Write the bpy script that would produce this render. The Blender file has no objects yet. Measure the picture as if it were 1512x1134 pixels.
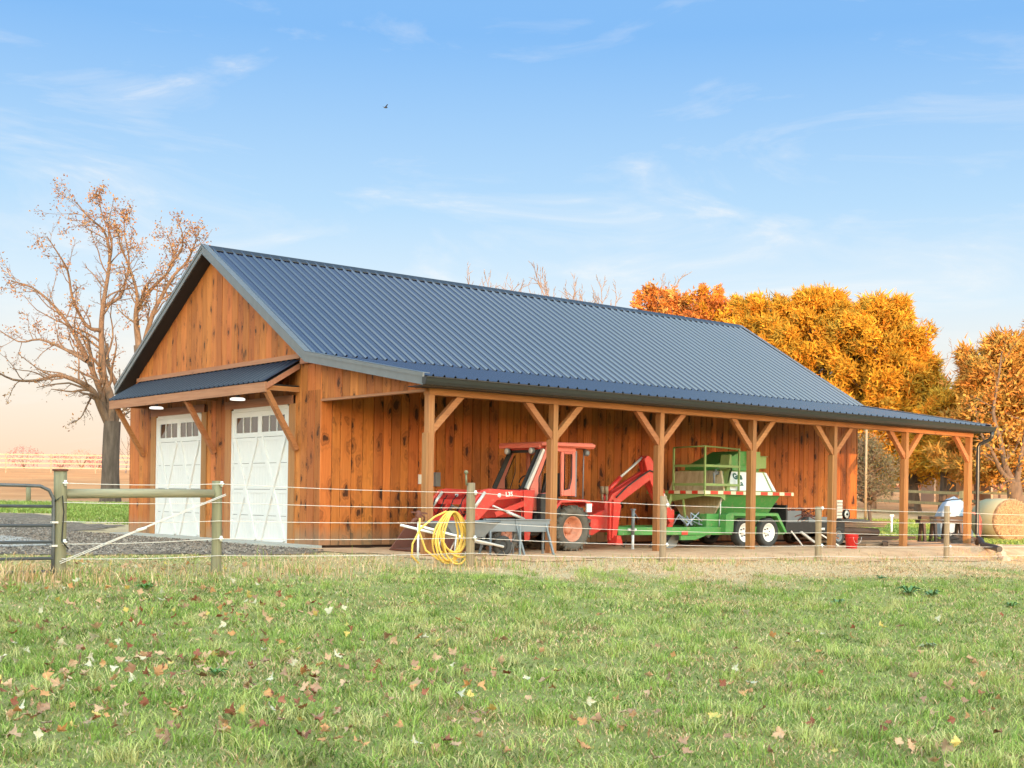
import bpy, math, random
import numpy as np
from mathutils import Vector, Matrix, Euler, noise
R = math.radians
rnd = random.Random(7)
scn = bpy.context.scene
COL = scn.collection

# ---------------------------------------------------------------- camera
CAM = Vector((-12.592, -20.926, 0.970)); YAW = 0.6902; ROLL = 0.0152
FW = Vector((math.sin(YAW), math.cos(YAW), 0)); RT = Vector((math.cos(YAW), -math.sin(YAW), 0)); UP = Vector((0, 0, 1))
cd = bpy.data.cameras.new('camera'); cam = bpy.data.objects.new('camera', cd); COL.objects.link(cam)
cd.sensor_width = 36; cd.lens = 1895 / 1512 * 36; cd.shift_y = 171.2 / 1512; cd.clip_start = 0.1; cd.clip_end = 4000
xr = RT * math.cos(ROLL) + UP * math.sin(ROLL); yr = -RT * math.sin(ROLL) + UP * math.cos(ROLL)
m3 = Matrix((xr, yr, -FW)).transposed()
cam.matrix_world = Matrix.Translation(CAM) @ m3.to_4x4()
scn.camera = cam

# ---------------------------------------------------------------- sky, sun, exposure
SUN_EL = R(5.0); SUN_AZ = 0.61 + math.pi          # azimuth of the sun from +Y towards +X: low behind the camera
w = bpy.data.worlds.new('World'); scn.world = w; w.use_nodes = True
nt = w.node_tree; nt.nodes.clear()
def N(t, ty, **k):
    n = t.nodes.new(ty)
    for a, b in k.items(): setattr(n, a, b)
    return n
def ramp(t, stops, interp='LINEAR'):
    n = N(t, 'ShaderNodeValToRGB'); cr = n.color_ramp; cr.interpolation = interp
    while len(cr.elements) < len(stops): cr.elements.new(0.5)
    for e, (p, c) in zip(cr.elements, stops):
        e.position = p; e.color = (c, c, c, 1) if isinstance(c, (int, float)) else (*c, 1)
    return n
def math_n(t, op, a, b=None, clamp=False):
    n = N(t, 'ShaderNodeMath', operation=op); n.use_clamp = clamp
    for i, v in enumerate((a, b)):
        if v is None: continue
        if isinstance(v, (int, float)): n.inputs[i].default_value = v
        else: t.links.new(v, n.inputs[i])
    return n.outputs[0]
def mixc(t, fac, a, b, bt='MIX'):
    n = N(t, 'ShaderNodeMix', data_type='RGBA', blend_type=bt)
    for i, v in ((0, fac), (6, a), (7, b)):
        if isinstance(v, (int, float)): n.inputs[i].default_value = v
        elif isinstance(v, tuple): n.inputs[i].default_value = (*v, 1)
        else: t.links.new(v, n.inputs[i])
    return n.outputs[2]
sky = N(nt, 'ShaderNodeTexSky', sky_type='NISHITA', sun_disc=False, sun_elevation=SUN_EL, sun_rotation=SUN_AZ, altitude=100, air_density=1.0, dust_density=1.0, ozone_density=1.5)
tc = N(nt, 'ShaderNodeTexCoord'); sep = N(nt, 'ShaderNodeSeparateXYZ'); nt.links.new(tc.outputs['Generated'], sep.inputs[0])
el = math_n(nt, 'ABSOLUTE', sep.outputs[2])
# clear blue evening sky paling to a peach band at the horizon, the same all the way round
grad = ramp(nt, [(0.0, (0.93, 0.62, 0.46)), (0.03, (0.97, 0.73, 0.56)), (0.085, (0.93, 0.85, 0.77)), (0.15, (0.70, 0.83, 0.95)), (0.22, (0.46, 0.69, 0.95)), (0.34, (0.22, 0.48, 0.90)), (0.6, (0.23, 0.46, 0.85)), (1.0, (0.26, 0.46, 0.78))])
nt.links.new(el, grad.inputs[0])
# thin high cloud
mp = N(nt, 'ShaderNodeMapping'); nt.links.new(tc.outputs['Generated'], mp.inputs[0]); mp.inputs['Location'].default_value = (5.1, 2.7, 6.9); mp.inputs['Scale'].default_value = (2.2, 2.2, 9.0); mp.inputs['Rotation'].default_value = (0.12, -0.18, 0.3)
nz = N(nt, 'ShaderNodeTexNoise'); nt.links.new(mp.outputs[0], nz.inputs['Vector']); nz.inputs['Scale'].default_value = 2.1; nz.inputs['Detail'].default_value = 9; nz.inputs['Roughness'].default_value = .62; nz.inputs['Distortion'].default_value = 0.9
cr = ramp(nt, [(0.50, 0.0), (0.60, 0.16), (0.72, 0.62)]); nt.links.new(nz.outputs[0], cr.inputs[0])
cl = mixc(nt, cr.outputs[0], grad.outputs[0], (0.97, 0.94, 0.93))
sc = N(nt, 'ShaderNodeMix', data_type='RGBA', blend_type='MULTIPLY'); sc.inputs[0].default_value = 1
nt.links.new(cl, sc.inputs[6]); sc.inputs[7].default_value = (8.1, 8.1, 7.95, 1)
mx = mixc(nt, 0.86, sky.outputs[0], sc.outputs[2])
# unseen sunset half of the sky, boosted and warmed to lift the shaded yard
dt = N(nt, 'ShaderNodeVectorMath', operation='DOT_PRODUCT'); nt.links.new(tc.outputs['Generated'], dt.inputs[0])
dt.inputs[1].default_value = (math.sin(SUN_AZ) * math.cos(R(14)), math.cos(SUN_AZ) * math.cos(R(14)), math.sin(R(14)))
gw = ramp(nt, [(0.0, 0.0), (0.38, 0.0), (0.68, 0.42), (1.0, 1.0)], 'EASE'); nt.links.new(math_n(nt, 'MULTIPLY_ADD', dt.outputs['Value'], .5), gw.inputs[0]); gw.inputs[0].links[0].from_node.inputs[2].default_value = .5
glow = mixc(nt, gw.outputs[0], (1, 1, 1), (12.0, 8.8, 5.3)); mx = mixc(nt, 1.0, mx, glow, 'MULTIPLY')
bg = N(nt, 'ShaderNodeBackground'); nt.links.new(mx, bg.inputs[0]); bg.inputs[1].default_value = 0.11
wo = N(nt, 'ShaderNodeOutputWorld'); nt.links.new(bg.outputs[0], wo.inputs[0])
sd = bpy.data.lights.new('sun', 'SUN'); sd.energy = 5.0; sd.angle = R(0.6); sd.color = (1.0, 0.60, 0.30)
so = bpy.data.objects.new('sun', sd); COL.objects.link(so)
sdir = Vector((math.sin(SUN_AZ) * math.cos(SUN_EL), math.cos(SUN_AZ) * math.cos(SUN_EL), math.sin(SUN_EL)))
so.rotation_euler = sdir.to_track_quat('Z', 'Y').to_euler(); so.location = (-30, -50, 30)
vs = scn.view_settings; vs.view_transform = 'Standard'; vs.look = 'None'; vs.gamma = 1; vs.exposure = 0.38; vs.use_curve_mapping = False

# ---------------------------------------------------------------- materials
def newmat(name):
    m = bpy.data.materials.new(name); m.use_nodes = True; t = m.node_tree
    return m, t, t.nodes['Principled BSDF']
def coords(t, scale=(1, 1, 1), jitter=True):
    c = N(t, 'ShaderNodeTexCoord'); v = c.outputs['Object']
    if jitter:
        oi = N(t, 'ShaderNodeObjectInfo'); k = math_n(t, 'MULTIPLY', oi.outputs['Random'], 53.0)
        cx = N(t, 'ShaderNodeCombineXYZ'); t.links.new(k, cx.inputs[0]); t.links.new(k, cx.inputs[1]); t.links.new(k, cx.inputs[2])
        ad = N(t, 'ShaderNodeVectorMath', operation='ADD'); t.links.new(v, ad.inputs[0]); t.links.new(cx.outputs[0], ad.inputs[1]); v = ad.outputs[0]
    mp = N(t, 'ShaderNodeMapping'); t.links.new(v, mp.inputs[0]); mp.inputs['Scale'].default_value = scale
    return mp.outputs[0]
def tnoise(t, v, scale, detail=4, rough=.55, dist=0):
    n = N(t, 'ShaderNodeTexNoise'); t.links.new(v, n.inputs['Vector'])
    n.inputs['Scale'].default_value = scale; n.inputs['Detail'].default_value = detail; n.inputs['Roughness'].default_value = rough; n.inputs['Distortion'].default_value = dist
    return n.outputs[0]
def bump(t, b, h, strength, dist=.01):
    n = N(t, 'ShaderNodeBump'); t.links.new(h, n.inputs['Height']); n.inputs['Strength'].default_value = strength; n.inputs['Distance'].default_value = dist
    t.links.new(n.outputs[0], b.inputs['Normal'])
def plain(name, c, rough=.6, metal=0.0, c2=None, ns=6, amt=.5, bmp=.2, bd=.004, scale=(1, 1, 1), spec=.5, rv=0.0, dirt=None, emit=None):
    m, t, b = newmat(name)
    c2 = c2 or tuple(x * .72 for x in c)
    v = coords(t, scale); n = tnoise(t, v, ns, 6)
    f = ramp(t, [(.5 - .22, 0.0), (.5 + .2, amt)]); t.links.new(n, f.inputs[0])
    col = mixc(t, f.outputs[0], c, c2)
    if dirt:
        n2 = tnoise(t, v, ns * 3.1, 8, .7); f2 = ramp(t, [(.52, 0.0), (.7, dirt[1])]); t.links.new(n2, f2.inputs[0])
        col = mixc(t, f2.outputs[0], col, dirt[0])
    if rv:
        oi = N(t, 'ShaderNodeObjectInfo'); mr = N(t, 'ShaderNodeMapRange'); t.links.new(oi.outputs['Random'], mr.inputs[0]); mr.inputs[3].default_value = 1 - rv; mr.inputs[4].default_value = 1 + rv
        hs = N(t, 'ShaderNodeHueSaturation'); t.links.new(mr.outputs[0], hs.inputs['Value']); t.links.new(col, hs.inputs['Color']); col = hs.outputs[0]
    t.links.new(col, b.inputs['Base Color']); b.inputs['Roughness'].default_value = rough; b.inputs['Metallic'].default_value = metal
    b.inputs['Specular IOR Level'].default_value = spec
    if bmp: bump(t, b, tnoise(t, v, ns * 9, 5), bmp, bd)
    if emit: b.inputs['Emission Color'].default_value = (*emit[0], 1); b.inputs['Emission Strength'].default_value = emit[1]
    return m
def woodmat(name, light, dark, knot, axis='z', rv=.16, knots=.11, rough=.6, ks=1.0):
    m, t, b = newmat(name)
    i = 'xyz'.index(axis); s = [1.0, 1.0, 1.0]; s[i] = .05
    v = coords(t, tuple(s)); g = tnoise(t, v, 26, 7, .65, .4)
    r1 = ramp(t, [(.3, 0.0), (.7, 1.0)]); t.links.new(g, r1.inputs[0]); col = mixc(t, r1.outputs[0], dark, light)
    s2 = [1.0] * 3; s2[i] = .3; v2 = coords(t, tuple(s2)); nd = tnoise(t, v2, 2.2, 3)
    r2 = ramp(t, [(.35, 0.0), (.7, .32)]); t.links.new(nd, r2.inputs[0]); col = mixc(t, r2.outputs[0], col, tuple(a * .62 for a in dark))
    s3 = [4.2 * ks] * 3; s3[i] = 2.0 * ks; v3 = coords(t, tuple(s3))
    # knots with a swept dark halo
    dn = N(t, 'ShaderNodeTexNoise'); t.links.new(v3, dn.inputs['Vector']); dn.inputs['Scale'].default_value = 1.6; dn.inputs['Detail'].default_value = 3
    va = N(t, 'ShaderNodeVectorMath', operation='MULTIPLY_ADD'); t.links.new(dn.outputs['Color'], va.inputs[0]); va.inputs[1].default_value = (.85, .85, .85); t.links.new(v3, va.inputs[2])
    vo = N(t, 'ShaderNodeTexVoronoi'); t.links.new(va.outputs[0], vo.inputs['Vector']); vo.inputs['Scale'].default_value = 1.0
    k = knots; r3 = ramp(t, [(0.0, 1.0), (k, 1.0), (k * 1.45, .25), (k * 1.9, .55), (k * 2.3, .0), (k * 3.0, .22), (k * 3.5, 0.0)]); t.links.new(vo.outputs['Distance'], r3.inputs[0])
    kc = N(t, 'ShaderNodeSeparateColor'); t.links.new(vo.outputs['Color'], kc.inputs[0]); on = ramp(t, [(.30, 0.0), (.42, 1.0)]); t.links.new(kc.outputs[0], on.inputs[0])
    kf = math_n(t, 'MULTIPLY', r3.outputs[0], on.outputs[0]); kf = math_n(t, 'MULTIPLY', kf, .93)
    col = mixc(t, kf, col, knot)
    if name.startswith('stained'):                     # soil splashed up the foot of the boards
        oc = N(t, 'ShaderNodeTexCoord'); oz = N(t, 'ShaderNodeSeparateXYZ'); t.links.new(oc.outputs['Object'], oz.inputs[0]); zn = math_n(t, 'ADD', oz.outputs[2], math_n(t, 'MULTIPLY', tnoise(t, v2, 9, 5), -.34))
        zr = ramp(t, [(0.0, .75), (.12, .45), (.30, 0.0)]); t.links.new(zn, zr.inputs[0]); col = mixc(t, zr.outputs[0], col, (.27, .17, .10))
    oi = N(t, 'ShaderNodeObjectInfo'); mr = N(t, 'ShaderNodeMapRange'); t.links.new(oi.outputs['Random'], mr.inputs[0]); mr.inputs[3].default_value = 1 - rv; mr.inputs[4].default_value = 1 + rv
    hs = N(t, 'ShaderNodeHueSaturation'); t.links.new(mr.outputs[0], hs.inputs['Value']); t.links.new(col, hs.inputs['Color'])
    hr = N(t, 'ShaderNodeMapRange'); t.links.new(math_n(t, 'FRACT', math_n(t, 'MULTIPLY', oi.outputs['Random'], 7.3)), hr.inputs[0]); hr.inputs[3].default_value = .495; hr.inputs[4].default_value = .506; t.links.new(hr.outputs[0], hs.inputs['Hue'])
    t.links.new(hs.outputs[0], b.inputs['Base Color']); b.inputs['Roughness'].default_value = rough; b.inputs['Specular IOR Level'].default_value = .3
    bump(t, b, g, .35, .004)
    return m
M = {}
M['board'] = woodmat('stained_pine', (.58, .195, .045), (.41, .115, .024), (.030, .009, .005), 'z', ks=1.15, knots=.19, rv=.22)
M['board_small'] = woodmat('stained_pine_gable', (.52, .175, .046), (.34, .098, .022), (.038, .012, .006), 'z', knots=.15, ks=1.35, rv=.22)
M['timber_z'] = woodmat('timber_upright', (.42, .20, .078), (.28, .12, .042), (.10, .04, .02), 'z', rv=.08, knots=.05)
M['timber_x'] = woodmat('timber_beam', (.44, .19, .075), (.30, .11, .04), (.10, .035, .02), 'x', rv=.06, knots=.05)
M['trim_y'] = woodmat('trim_board', (.40, .19, .11), (.30, .12, .065), (.12, .05, .03), 'y', rv=.06, knots=.05)
M['backing'] = plain('backing_boards', (.035, .015, .008), .9)
M['roof'] = plain('blue_black_painted_metal', (.006, .009, .030), .20, 0.0, c2=(.012, .013, .032), ns=1.3, amt=.7, bmp=.03, bd=.006, spec=1.0, rv=.05)
M['roof'].node_tree.nodes['Principled BSDF'].inputs['IOR'].default_value = 2.0
M['roof2'] = plain('dulled_roof_paint', (.010, .016, .036), .42, 0.0, c2=(.016, .022, .042), bmp=.03, spec=.5)  # same paint as the roof, dulled so the awning mirrors less bright sky
M['rake'] = plain('grey_metal_trim', (.17, .18, .19), .35, .3, bmp=.03)
M['gutter'] = plain('black_painted_gutter', (.022, .024, .026), .3, 0, bmp=.03, rv=.02)
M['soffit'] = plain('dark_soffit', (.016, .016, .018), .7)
M['door'] = plain('white_door_paint', (.66, .65, .64), .38, c2=(.60, .59, .57), ns=2, bmp=.03)
M['white'] = plain('white_plastic', (.78, .78, .76), .4, c2=(.68, .67, .63), ns=9)
M['concrete'] = plain('concrete', (.42, .40, .36), .85, ns=5, bmp=.4)
def glassmat(name, tint=(.02, .022, .025), rough=.03):
    m, t, b = newmat(name); b.inputs['Base Color'].default_value = (*tint, 1); b.inputs['Roughness'].default_value = rough; b.inputs['Specular IOR Level'].default_value = 1.0; b.inputs['IOR'].default_value = 1.9
    return m
M['pane'] = glassmat('window_glass')
def clearglass(name, col=(.85, .9, .88)):
    m, t, b = newmat(name); g = N(t, 'ShaderNodeBsdfTransparent'); g.inputs[0].default_value = (*col, 1)
    gl = N(t, 'ShaderNodeBsdfGlossy'); gl.inputs['Roughness'].default_value = .18; fr = N(t, 'ShaderNodeLayerWeight'); fr.inputs[0].default_value = .10
    ge = N(t, 'ShaderNodeNewGeometry'); ff = math_n(t, 'MULTIPLY', fr.outputs[0], math_n(t, 'SUBTRACT', 1.0, ge.outputs['Backfacing']))
    mx = N(t, 'ShaderNodeMixShader'); t.links.new(ff, mx.inputs[0]); t.links.new(g.outputs[0], mx.inputs[1]); t.links.new(gl.outputs[0], mx.inputs[2])
    t.links.new(mx.outputs[0], t.nodes['Material Output'].inputs[0]); return m
M['cabglass'] = clearglass('cab_glass')
M['red'] = plain('tractor_red_paint', (.56, .038, .030), .38, c2=(.48, .03, .02), ns=4, dirt=((.36, .15, .09), .6), rv=.03)
M['redfade'] = plain('sun_faded_red_paint', (.66, .17, .12), .5, c2=(.58, .12, .085), ns=3, dirt=((.42, .2, .13), .3))
M['rim'] = plain('faded_orange_rim', (.56, .24, .15), .6, c2=(.42, .16, .09), ns=7, dirt=((.25, .12, .07), .5))
M['tyre'] = plain('dusty_tyre', (.07, .062, .052), .9, c2=(.17, .145, .115), ns=7, bmp=.4)
M['tyre_black'] = plain('road_tyre', (.035, .034, .033), .85, c2=(.06, .057, .052), ns=7)
M['green'] = plain('green_machine_paint', (.07, .27, .065), .42, c2=(.055, .21, .05), ns=3, dirt=((.25, .24, .13), .65), rv=.03)
M['palegreen'] = plain('faded_green_paint', (.24, .33, .11), .55, c2=(.18, .27, .08), ns=4, dirt=((.33, .30, .18), .5), rv=.04)
M['cream'] = plain('stained_cream_tank', (.62, .52, .36), .75, c2=(.38, .28, .17), ns=5, amt=.9, scale=(2.5, 2.5, .4), dirt=((.22, .14, .08), .6))
M['signwhite'] = plain('worn_white_panel', (.74, .76, .76), .5, c2=(.58, .62, .64), ns=4, amt=.8, scale=(1, 1, .6))
M['dgreen_print'] = plain('dark_green_lettering', (.02, .10, .08), .5)
M['tape_red'] = plain('red_reflective_tape', (.62, .05, .03), .35)
M['tape_cream'] = plain('cream_reflective_tape', (.80, .72, .50), .35)
M['black'] = plain('black_painted_steel', (.018, .018, .02), .5, dirt=((.08, .07, .06), .4))
M['grey'] = plain('grey_plastic', (.16, .175, .19), .6, c2=(.21, .225, .235), ns=8)
M['steel'] = plain('bare_steel', (.62, .61, .60), .35, .25, ns=12)
M['galv'] = plain('galvanised_gate_tube', (.13, .135, .145), .5, .3, c2=(.075, .075, .075), ns=9)
M['rust'] = plain('rusty_brown_steel', (.17, .055, .035), .8, c2=(.09, .035, .025), ns=6)
M['yellow'] = plain('yellow_hose', (.78, .50, .10), .45, c2=(.66, .40, .07), ns=5, bmp=.05)
M['rope'] = plain('white_fence_wire', (.74, .66, .60), .6, bmp=0)
M['post'] = woodmat('weathered_fence_post', (.34, .25, .16), (.20, .14, .085), (.08, .055, .035), 'z', knots=.06)
M['postgreen'] = woodmat('treated_greenish_post', (.24, .22, .13), (.14, .125, .075), (.06, .05, .03), 'z', knots=.06)
M['log'] = woodmat('greenish_treated_log', (.33, .30, .20), (.20, .18, .115), (.07, .06, .04), 'x', knots=.07)
M['plank'] = woodmat('weathered_lumber', (.36, .24, .16), (.22, .135, .085), (.09, .05, .03), 'x', rv=.25, knots=.05)
M['darkwood'] = woodmat('old_dark_wood', (.13, .075, .05), (.07, .04, .028), (.03, .02, .015), 'x', rv=.2, knots=.05)
M['hay'] = plain('round_bale_hay', (.46, .28, .15), .95, c2=(.20, .11, .055), ns=11, amt=1.0, bmp=1.0, bd=.03)
M['net'] = plain('pale_net_wrap', (.36, .33, .21), .9, c2=(.42, .33, .18), ns=10, bmp=.5, bd=.01)
M['tarp'] = plain('blue_white_tarp', (.27, .35, .46), .5, c2=(.42, .46, .52), ns=3, bmp=.3, bd=.02)
M['redplastic'] = plain('red_plastic', (.72, .035, .03), .4, bmp=.03)
M['yellowplastic'] = plain('yellow_plastic', (.8, .5, .06), .4)
M['bark'] = plain('grey_brown_bark', (.15, .11, .085), .95, c2=(.06, .042, .032), ns=9, amt=.95, bmp=.9, bd=.03, scale=(1, 1, .22))
M['barklit'] = plain('sunlit_bark', (.20, .12, .075), .95, c2=(.085, .055, .038), ns=9, amt=.9, bmp=.6, bd=.02, scale=(1, 1, .4))  # lighter, warmer copy of the bark: evening sunlight painted into the colour
M['twig'] = plain('pale_bare_twigs', (.24, .17, .14), .95, bmp=0)
M['lamp'] = plain('lit_lamp_disc', (.8, .8, .78), .4, bmp=0, emit=((1, .96, .88), .9))

# ---------------------------------------------------------------- mesh helpers
class MB:
    def __init__(s): s.v = []; s.f = []; s.sm = []
    def add(s, vs_, fs, smooth=False):
        o = len(s.v); s.v += [tuple(p) for p in vs_]; s.f += [tuple(i + o for i in f) for f in fs]; s.sm += [smooth] * len(fs); return s
    def box(s, x0, x1, y0, y1, z0, z1):
        return s.add([(x, y, z) for x in (x0, x1) for y in (y0, y1) for z in (z0, z1)], [(0, 1, 3, 2), (4, 6, 7, 5), (0, 4, 5, 1), (2, 3, 7, 6), (0, 2, 6, 4), (1, 5, 7, 3)])
    def bar(s, p0, p1, w_, h, upv=(0, 0, 1), taper=1.0):
        p0 = Vector(p0); p1 = Vector(p1); d = (p1 - p0).normalized(); u = Vector(upv); a = d.cross(u)
        if a.length < 1e-3: a = d.cross(Vector((1, 0, 0)))
        a.normalize(); b = a.cross(d).normalized(); V = []
        for p, k in ((p0, 1), (p1, taper)):
            for i, j in ((-1, -1), (1, -1), (1, 1), (-1, 1)): V.append(p + a * (i * w_ * k / 2) + b * (j * h * k / 2))
        return s.add(V, [(0, 3, 2, 1), (4, 5, 6, 7), (0, 1, 5, 4), (1, 2, 6, 5), (2, 3, 7, 6), (3, 0, 4, 7)])
    def prism(s, poly, axis, a, b, smooth=False):
        n = len(poly); V = []
        for t in (a, b):
            for q in poly:
                V.append({'x': (t, q[0], q[1]), 'y': (q[0], t, q[1]), 'z': (q[0], q[1], t)}[axis])
        F = [tuple(range(n))[::-1], tuple(range(n, 2 * n))] + [(i, (i + 1) % n, n + (i + 1) % n, n + i) for i in range(n)]
        return s.add(V, F, smooth)
    def hull(s, A, B):
        n = len(A)
        return s.add(list(A) + list(B), [tuple(range(n))[::-1], tuple(range(n, 2 * n))] + [(i, (i + 1) % n, n + (i + 1) % n, n + i) for i in range(n)])
    def tube(s, pts, r, n=8, closed=False, cap=True):
        pts = [Vector(p) for p in pts]; k = len(pts); rs = r if isinstance(r, (list, tuple)) else [r] * k
        V = []; F = []; ref = None
        for i, p in enumerate(pts):
            if closed: d = pts[(i + 1) % k] - pts[i - 1]
            else: d = pts[min(i + 1, k - 1)] - pts[max(i - 1, 0)]
            if d.length < 1e-7: d = Vector((0, 0, 1))
            d.normalize()
            if ref is None: ref = Vector((0, 0, 1)) if abs(d.z) < .9 else Vector((1, 0, 0))
            a = d.cross(ref)
            if a.length < 1e-4: a = d.cross(Vector((1, 0, 0)))
            a.normalize(); b = a.cross(d); ref = b.copy(); b = a.cross(d)
            for j in range(n):
                t = 2 * math.pi * j / n; V.append(p + (a * math.cos(t) + b * math.sin(t)) * rs[i])
        for i in range(k if closed else k - 1):
            for j in range(n):
                q = (i + 1) % k; F.append((i * n + j, i * n + (j + 1) % n, q * n + (j + 1) % n, q * n + j))
        s.add(V, F, True)
        if cap and not closed:
            o = len(s.v) - k * n; s.f += [tuple(o + j for j in range(n))[::-1], tuple(o + (k - 1) * n + j for j in range(n))]; s.sm += [False, False]
        return s
    def lathe(s, prof, c, axis='z', n=24, cap=True):
        V = []; F = []; k = len(prof)
        for rr, h in prof:
            for j in range(n):
                t = 2 * math.pi * j / n; a, b = rr * math.cos(t), rr * math.sin(t)
                V.append({'z': (c[0] + a, c[1] + b, c[2] + h), 'y': (c[0] + a, c[1] + h, c[2] + b), 'x': (c[0] + h, c[1] + a, c[2] + b)}[axis])
        for i in range(k - 1):
            for j in range(n): F.append((i * n + j, i * n + (j + 1) % n, (i + 1) * n + (j + 1) % n, (i + 1) * n + j))
        s.add(V, F, True)
        if cap:
            o = len(s.v) - k * n; s.f += [tuple(o + j for j in range(n)), tuple(o + (k - 1) * n + j for j in range(n))]; s.sm += [False] * 2
        return s
    def mesh(s, name, mat):
        me = bpy.data.meshes.new(name); me.from_pydata(s.v, [], s.f); me.polygons.foreach_set('use_smooth', s.sm)
        if any(s.sm) and not all(s.sm): pass
        if mat is not None:
            for q in (mat if isinstance(mat, (list, tuple)) else [mat]): me.materials.append(q)
        import bmesh
        b = bmesh.new(); b.from_mesh(me); bmesh.ops.recalc_face_normals(b, faces=b.faces); b.to_mesh(me); b.free()
        return me
    def build(s, name, mat, parent=None, loc=None):
        return link(name, s.mesh(name, mat), parent, loc)
def link(name, me, parent=None, loc=None, rot=None):
    o = bpy.data.objects.new(name, me); COL.objects.link(o)
    if parent: o.parent = parent
    if loc is not None: o.location = loc
    if rot is not None: o.rotation_euler = rot
    return o
def tag(o, label=None, cat=None, group=None, kind=None):
    for k, v in (('label', label), ('category', cat), ('group', group), ('kind', kind)):
        if v: o[k] = v
    return o
def thing(name, label, cat, loc=(0, 0, 0), rz=0, group=None):
    o = bpy.data.objects.new(name, None); COL.objects.link(o); o.location = loc; o.rotation_euler = (0, 0, rz); o.empty_display_size = .2
    return tag(o, label, cat, group)
def rawmesh(name, V, F, mat, smooth=False, colattr=None):
    """big numpy mesh: V (n,3), F (m,3 or 4)"""
    me = bpy.data.meshes.new(name); V = np.asarray(V, np.float32); F = np.asarray(F, np.int32); m, k = F.shape
    me.vertices.add(len(V)); me.vertices.foreach_set('co', V.ravel()); me.loops.add(m * k); me.loops.foreach_set('vertex_index', F.ravel())
    me.polygons.add(m); me.polygons.foreach_set('loop_start', np.arange(0, m * k, k, dtype=np.int32))
    if smooth: me.polygons.foreach_set('use_smooth', np.ones(m, bool))
    me.update(calc_edges=True)
    if colattr is not None:
        a = me.color_attributes.new('tint', 'FLOAT_COLOR', 'POINT'); c = np.ones((len(V), 4), np.float32); c[:, :3] = colattr; a.data.foreach_set('color', c.ravel())
    me.materials.append(mat); return me
def text_mesh(body, size, name, mat, extrude=.002, bold=0.0):
    cu = bpy.data.curves.new(name, 'FONT'); cu.body = body; cu.size = size; cu.extrude = extrude; cu.offset = bold; cu.resolution_u = 3
    o = bpy.data.objects.new(name, cu); COL.objects.link(o); dg = bpy.context.evaluated_depsgraph_get(); dg.update()
    me = bpy.data.meshes.new_from_object(o.evaluated_get(dg)); bpy.data.objects.remove(o); me.materials.clear(); me.materials.append(mat); return me

# ---------------------------------------------------------------- terrain
def sm(a, b, x):
    t = np.clip((x - a) / (b - a), 0, 1); return t * t * (3 - 2 * t)
def gz(x, y):
    x = np.asarray(x, float); y = np.asarray(y, float)
    dx = x - CAM.x; dy = y - CAM.y; c = dx * FW.x + dy * FW.y; l = dx * RT.x + dy * RT.y
    t = np.clip((-4.4 - y) / 16.5, 0, 1.25); z = -.68 * (t * .9 + .1 * t * t) * sm(0, .08, t)
    ratio = l / np.maximum(c, 5)
    right = np.where(c > 38, .033 * (c - 38), 0) * sm(38, 46, c); left = np.where(c > 30, .0295 * (c - 30), 0) * sm(30, 38, c)
    k = sm(-.16, 0, ratio); rise = np.minimum(left * (1 - k) + right * k, 3.5 + .004 * np.maximum(c - 150, 0))
    nearbarn = sm(0, 6, np.maximum(np.maximum(x - 18.5, -1.0 - x), np.maximum(y - 10.5, -6 - y)))
    bumps = .035 * np.sin(x * .9 + 1.3 * np.sin(y * .5)) * np.sin(y * .8 + x * .33) * sm(-5.2, -8, y)
    z = z - .013 * np.clip(x - 3, 0, 12) * sm(-4.6, -5.6, y)
    rolls = .35 * np.sin(x * .021 + 1) * np.sin(y * .017) * sm(60, 140, c)
    return z + rise * nearbarn + bumps + rolls
def G(x, y, dz=0.0): return Vector((x, y, float(gz(x, y)) + dz))
def P2(px, py_c):                                  # helper for laying out distant things: bearing (photo column) and distance
    u = (px - 756) / 1895; p = CAM + FW * py_c + RT * (u * py_c); return p.x, p.y
def axis(lo, hi, st, far):
    a = list(np.arange(lo, hi, st)); s = st; p = a[-1]
    while p < far: s *= 1.13; p += s; a.append(p)
    s = st; p = lo
    while p > -far: s *= 1.13; p -= s; a.insert(0, p)
    return np.array(a)
gx = axis(-22, 46, .4, 1500); gy = axis(-24, 34, .4, 1500)
X, Y = np.meshgrid(gx, gy, indexing='ij'); Z = gz(X, Y)
nx, ny = X.shape; idx = np.arange(nx * ny).reshape(nx, ny)
F = np.stack([idx[:-1, :-1], idx[1:, :-1], idx[1:, 1:], idx[:-1, 1:]], -1).reshape(-1, 4)
def straw_mask(x, y):
    n = .5 + .5 * np.sin(x * .7 + 2 * np.sin(y * .31)) * np.cos(y * .6 - x * .23)
    lim = -7.0 + .9 * np.sin(x * 1.9 + 1.5 * np.sin(x * .8)) - 2.3 * sm(-3, 5, x) * (.45 + .55 * n) + 1.2 * (1 - sm(-4, 1, x)); m = sm(-.9, .9, y - lim)
    patch = .75 * sm(.62, .95, .5 + .5 * np.sin(x * .53 + 1.1) * np.sin(y * .74 + .6 * x)) * sm(-20, -9, y)
    lowl = 1 - .72 * (1 - sm(-3.2, .6, x)) * (.55 + .45 * n)
    return np.clip(np.maximum(m * lowl, patch * sm(-2, 4, x)), 0, 1)
def far_tan(x, y):
    dx = x - CAM.x; dy = y - CAM.y; c = dx * FW.x + dy * FW.y; l = dx * RT.x + dy * RT.y
    return sm(49, 55, c) * (l < 0) + sm(56, 64, c) * (l >= 0)
colr = np.stack([straw_mask(X, Y), np.clip(far_tan(X, Y), 0, 1), np.zeros_like(X)], -1).reshape(-1, 3)
gm, t, b = newmat('grass_ground')
v = coords(t, (1, 1, 1), False); va = N(t, 'ShaderNodeVertexColor', layer_name='tint'); sp = N(t, 'ShaderNodeSeparateColor'); t.links.new(va.outputs[0], sp.inputs[0])
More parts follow.
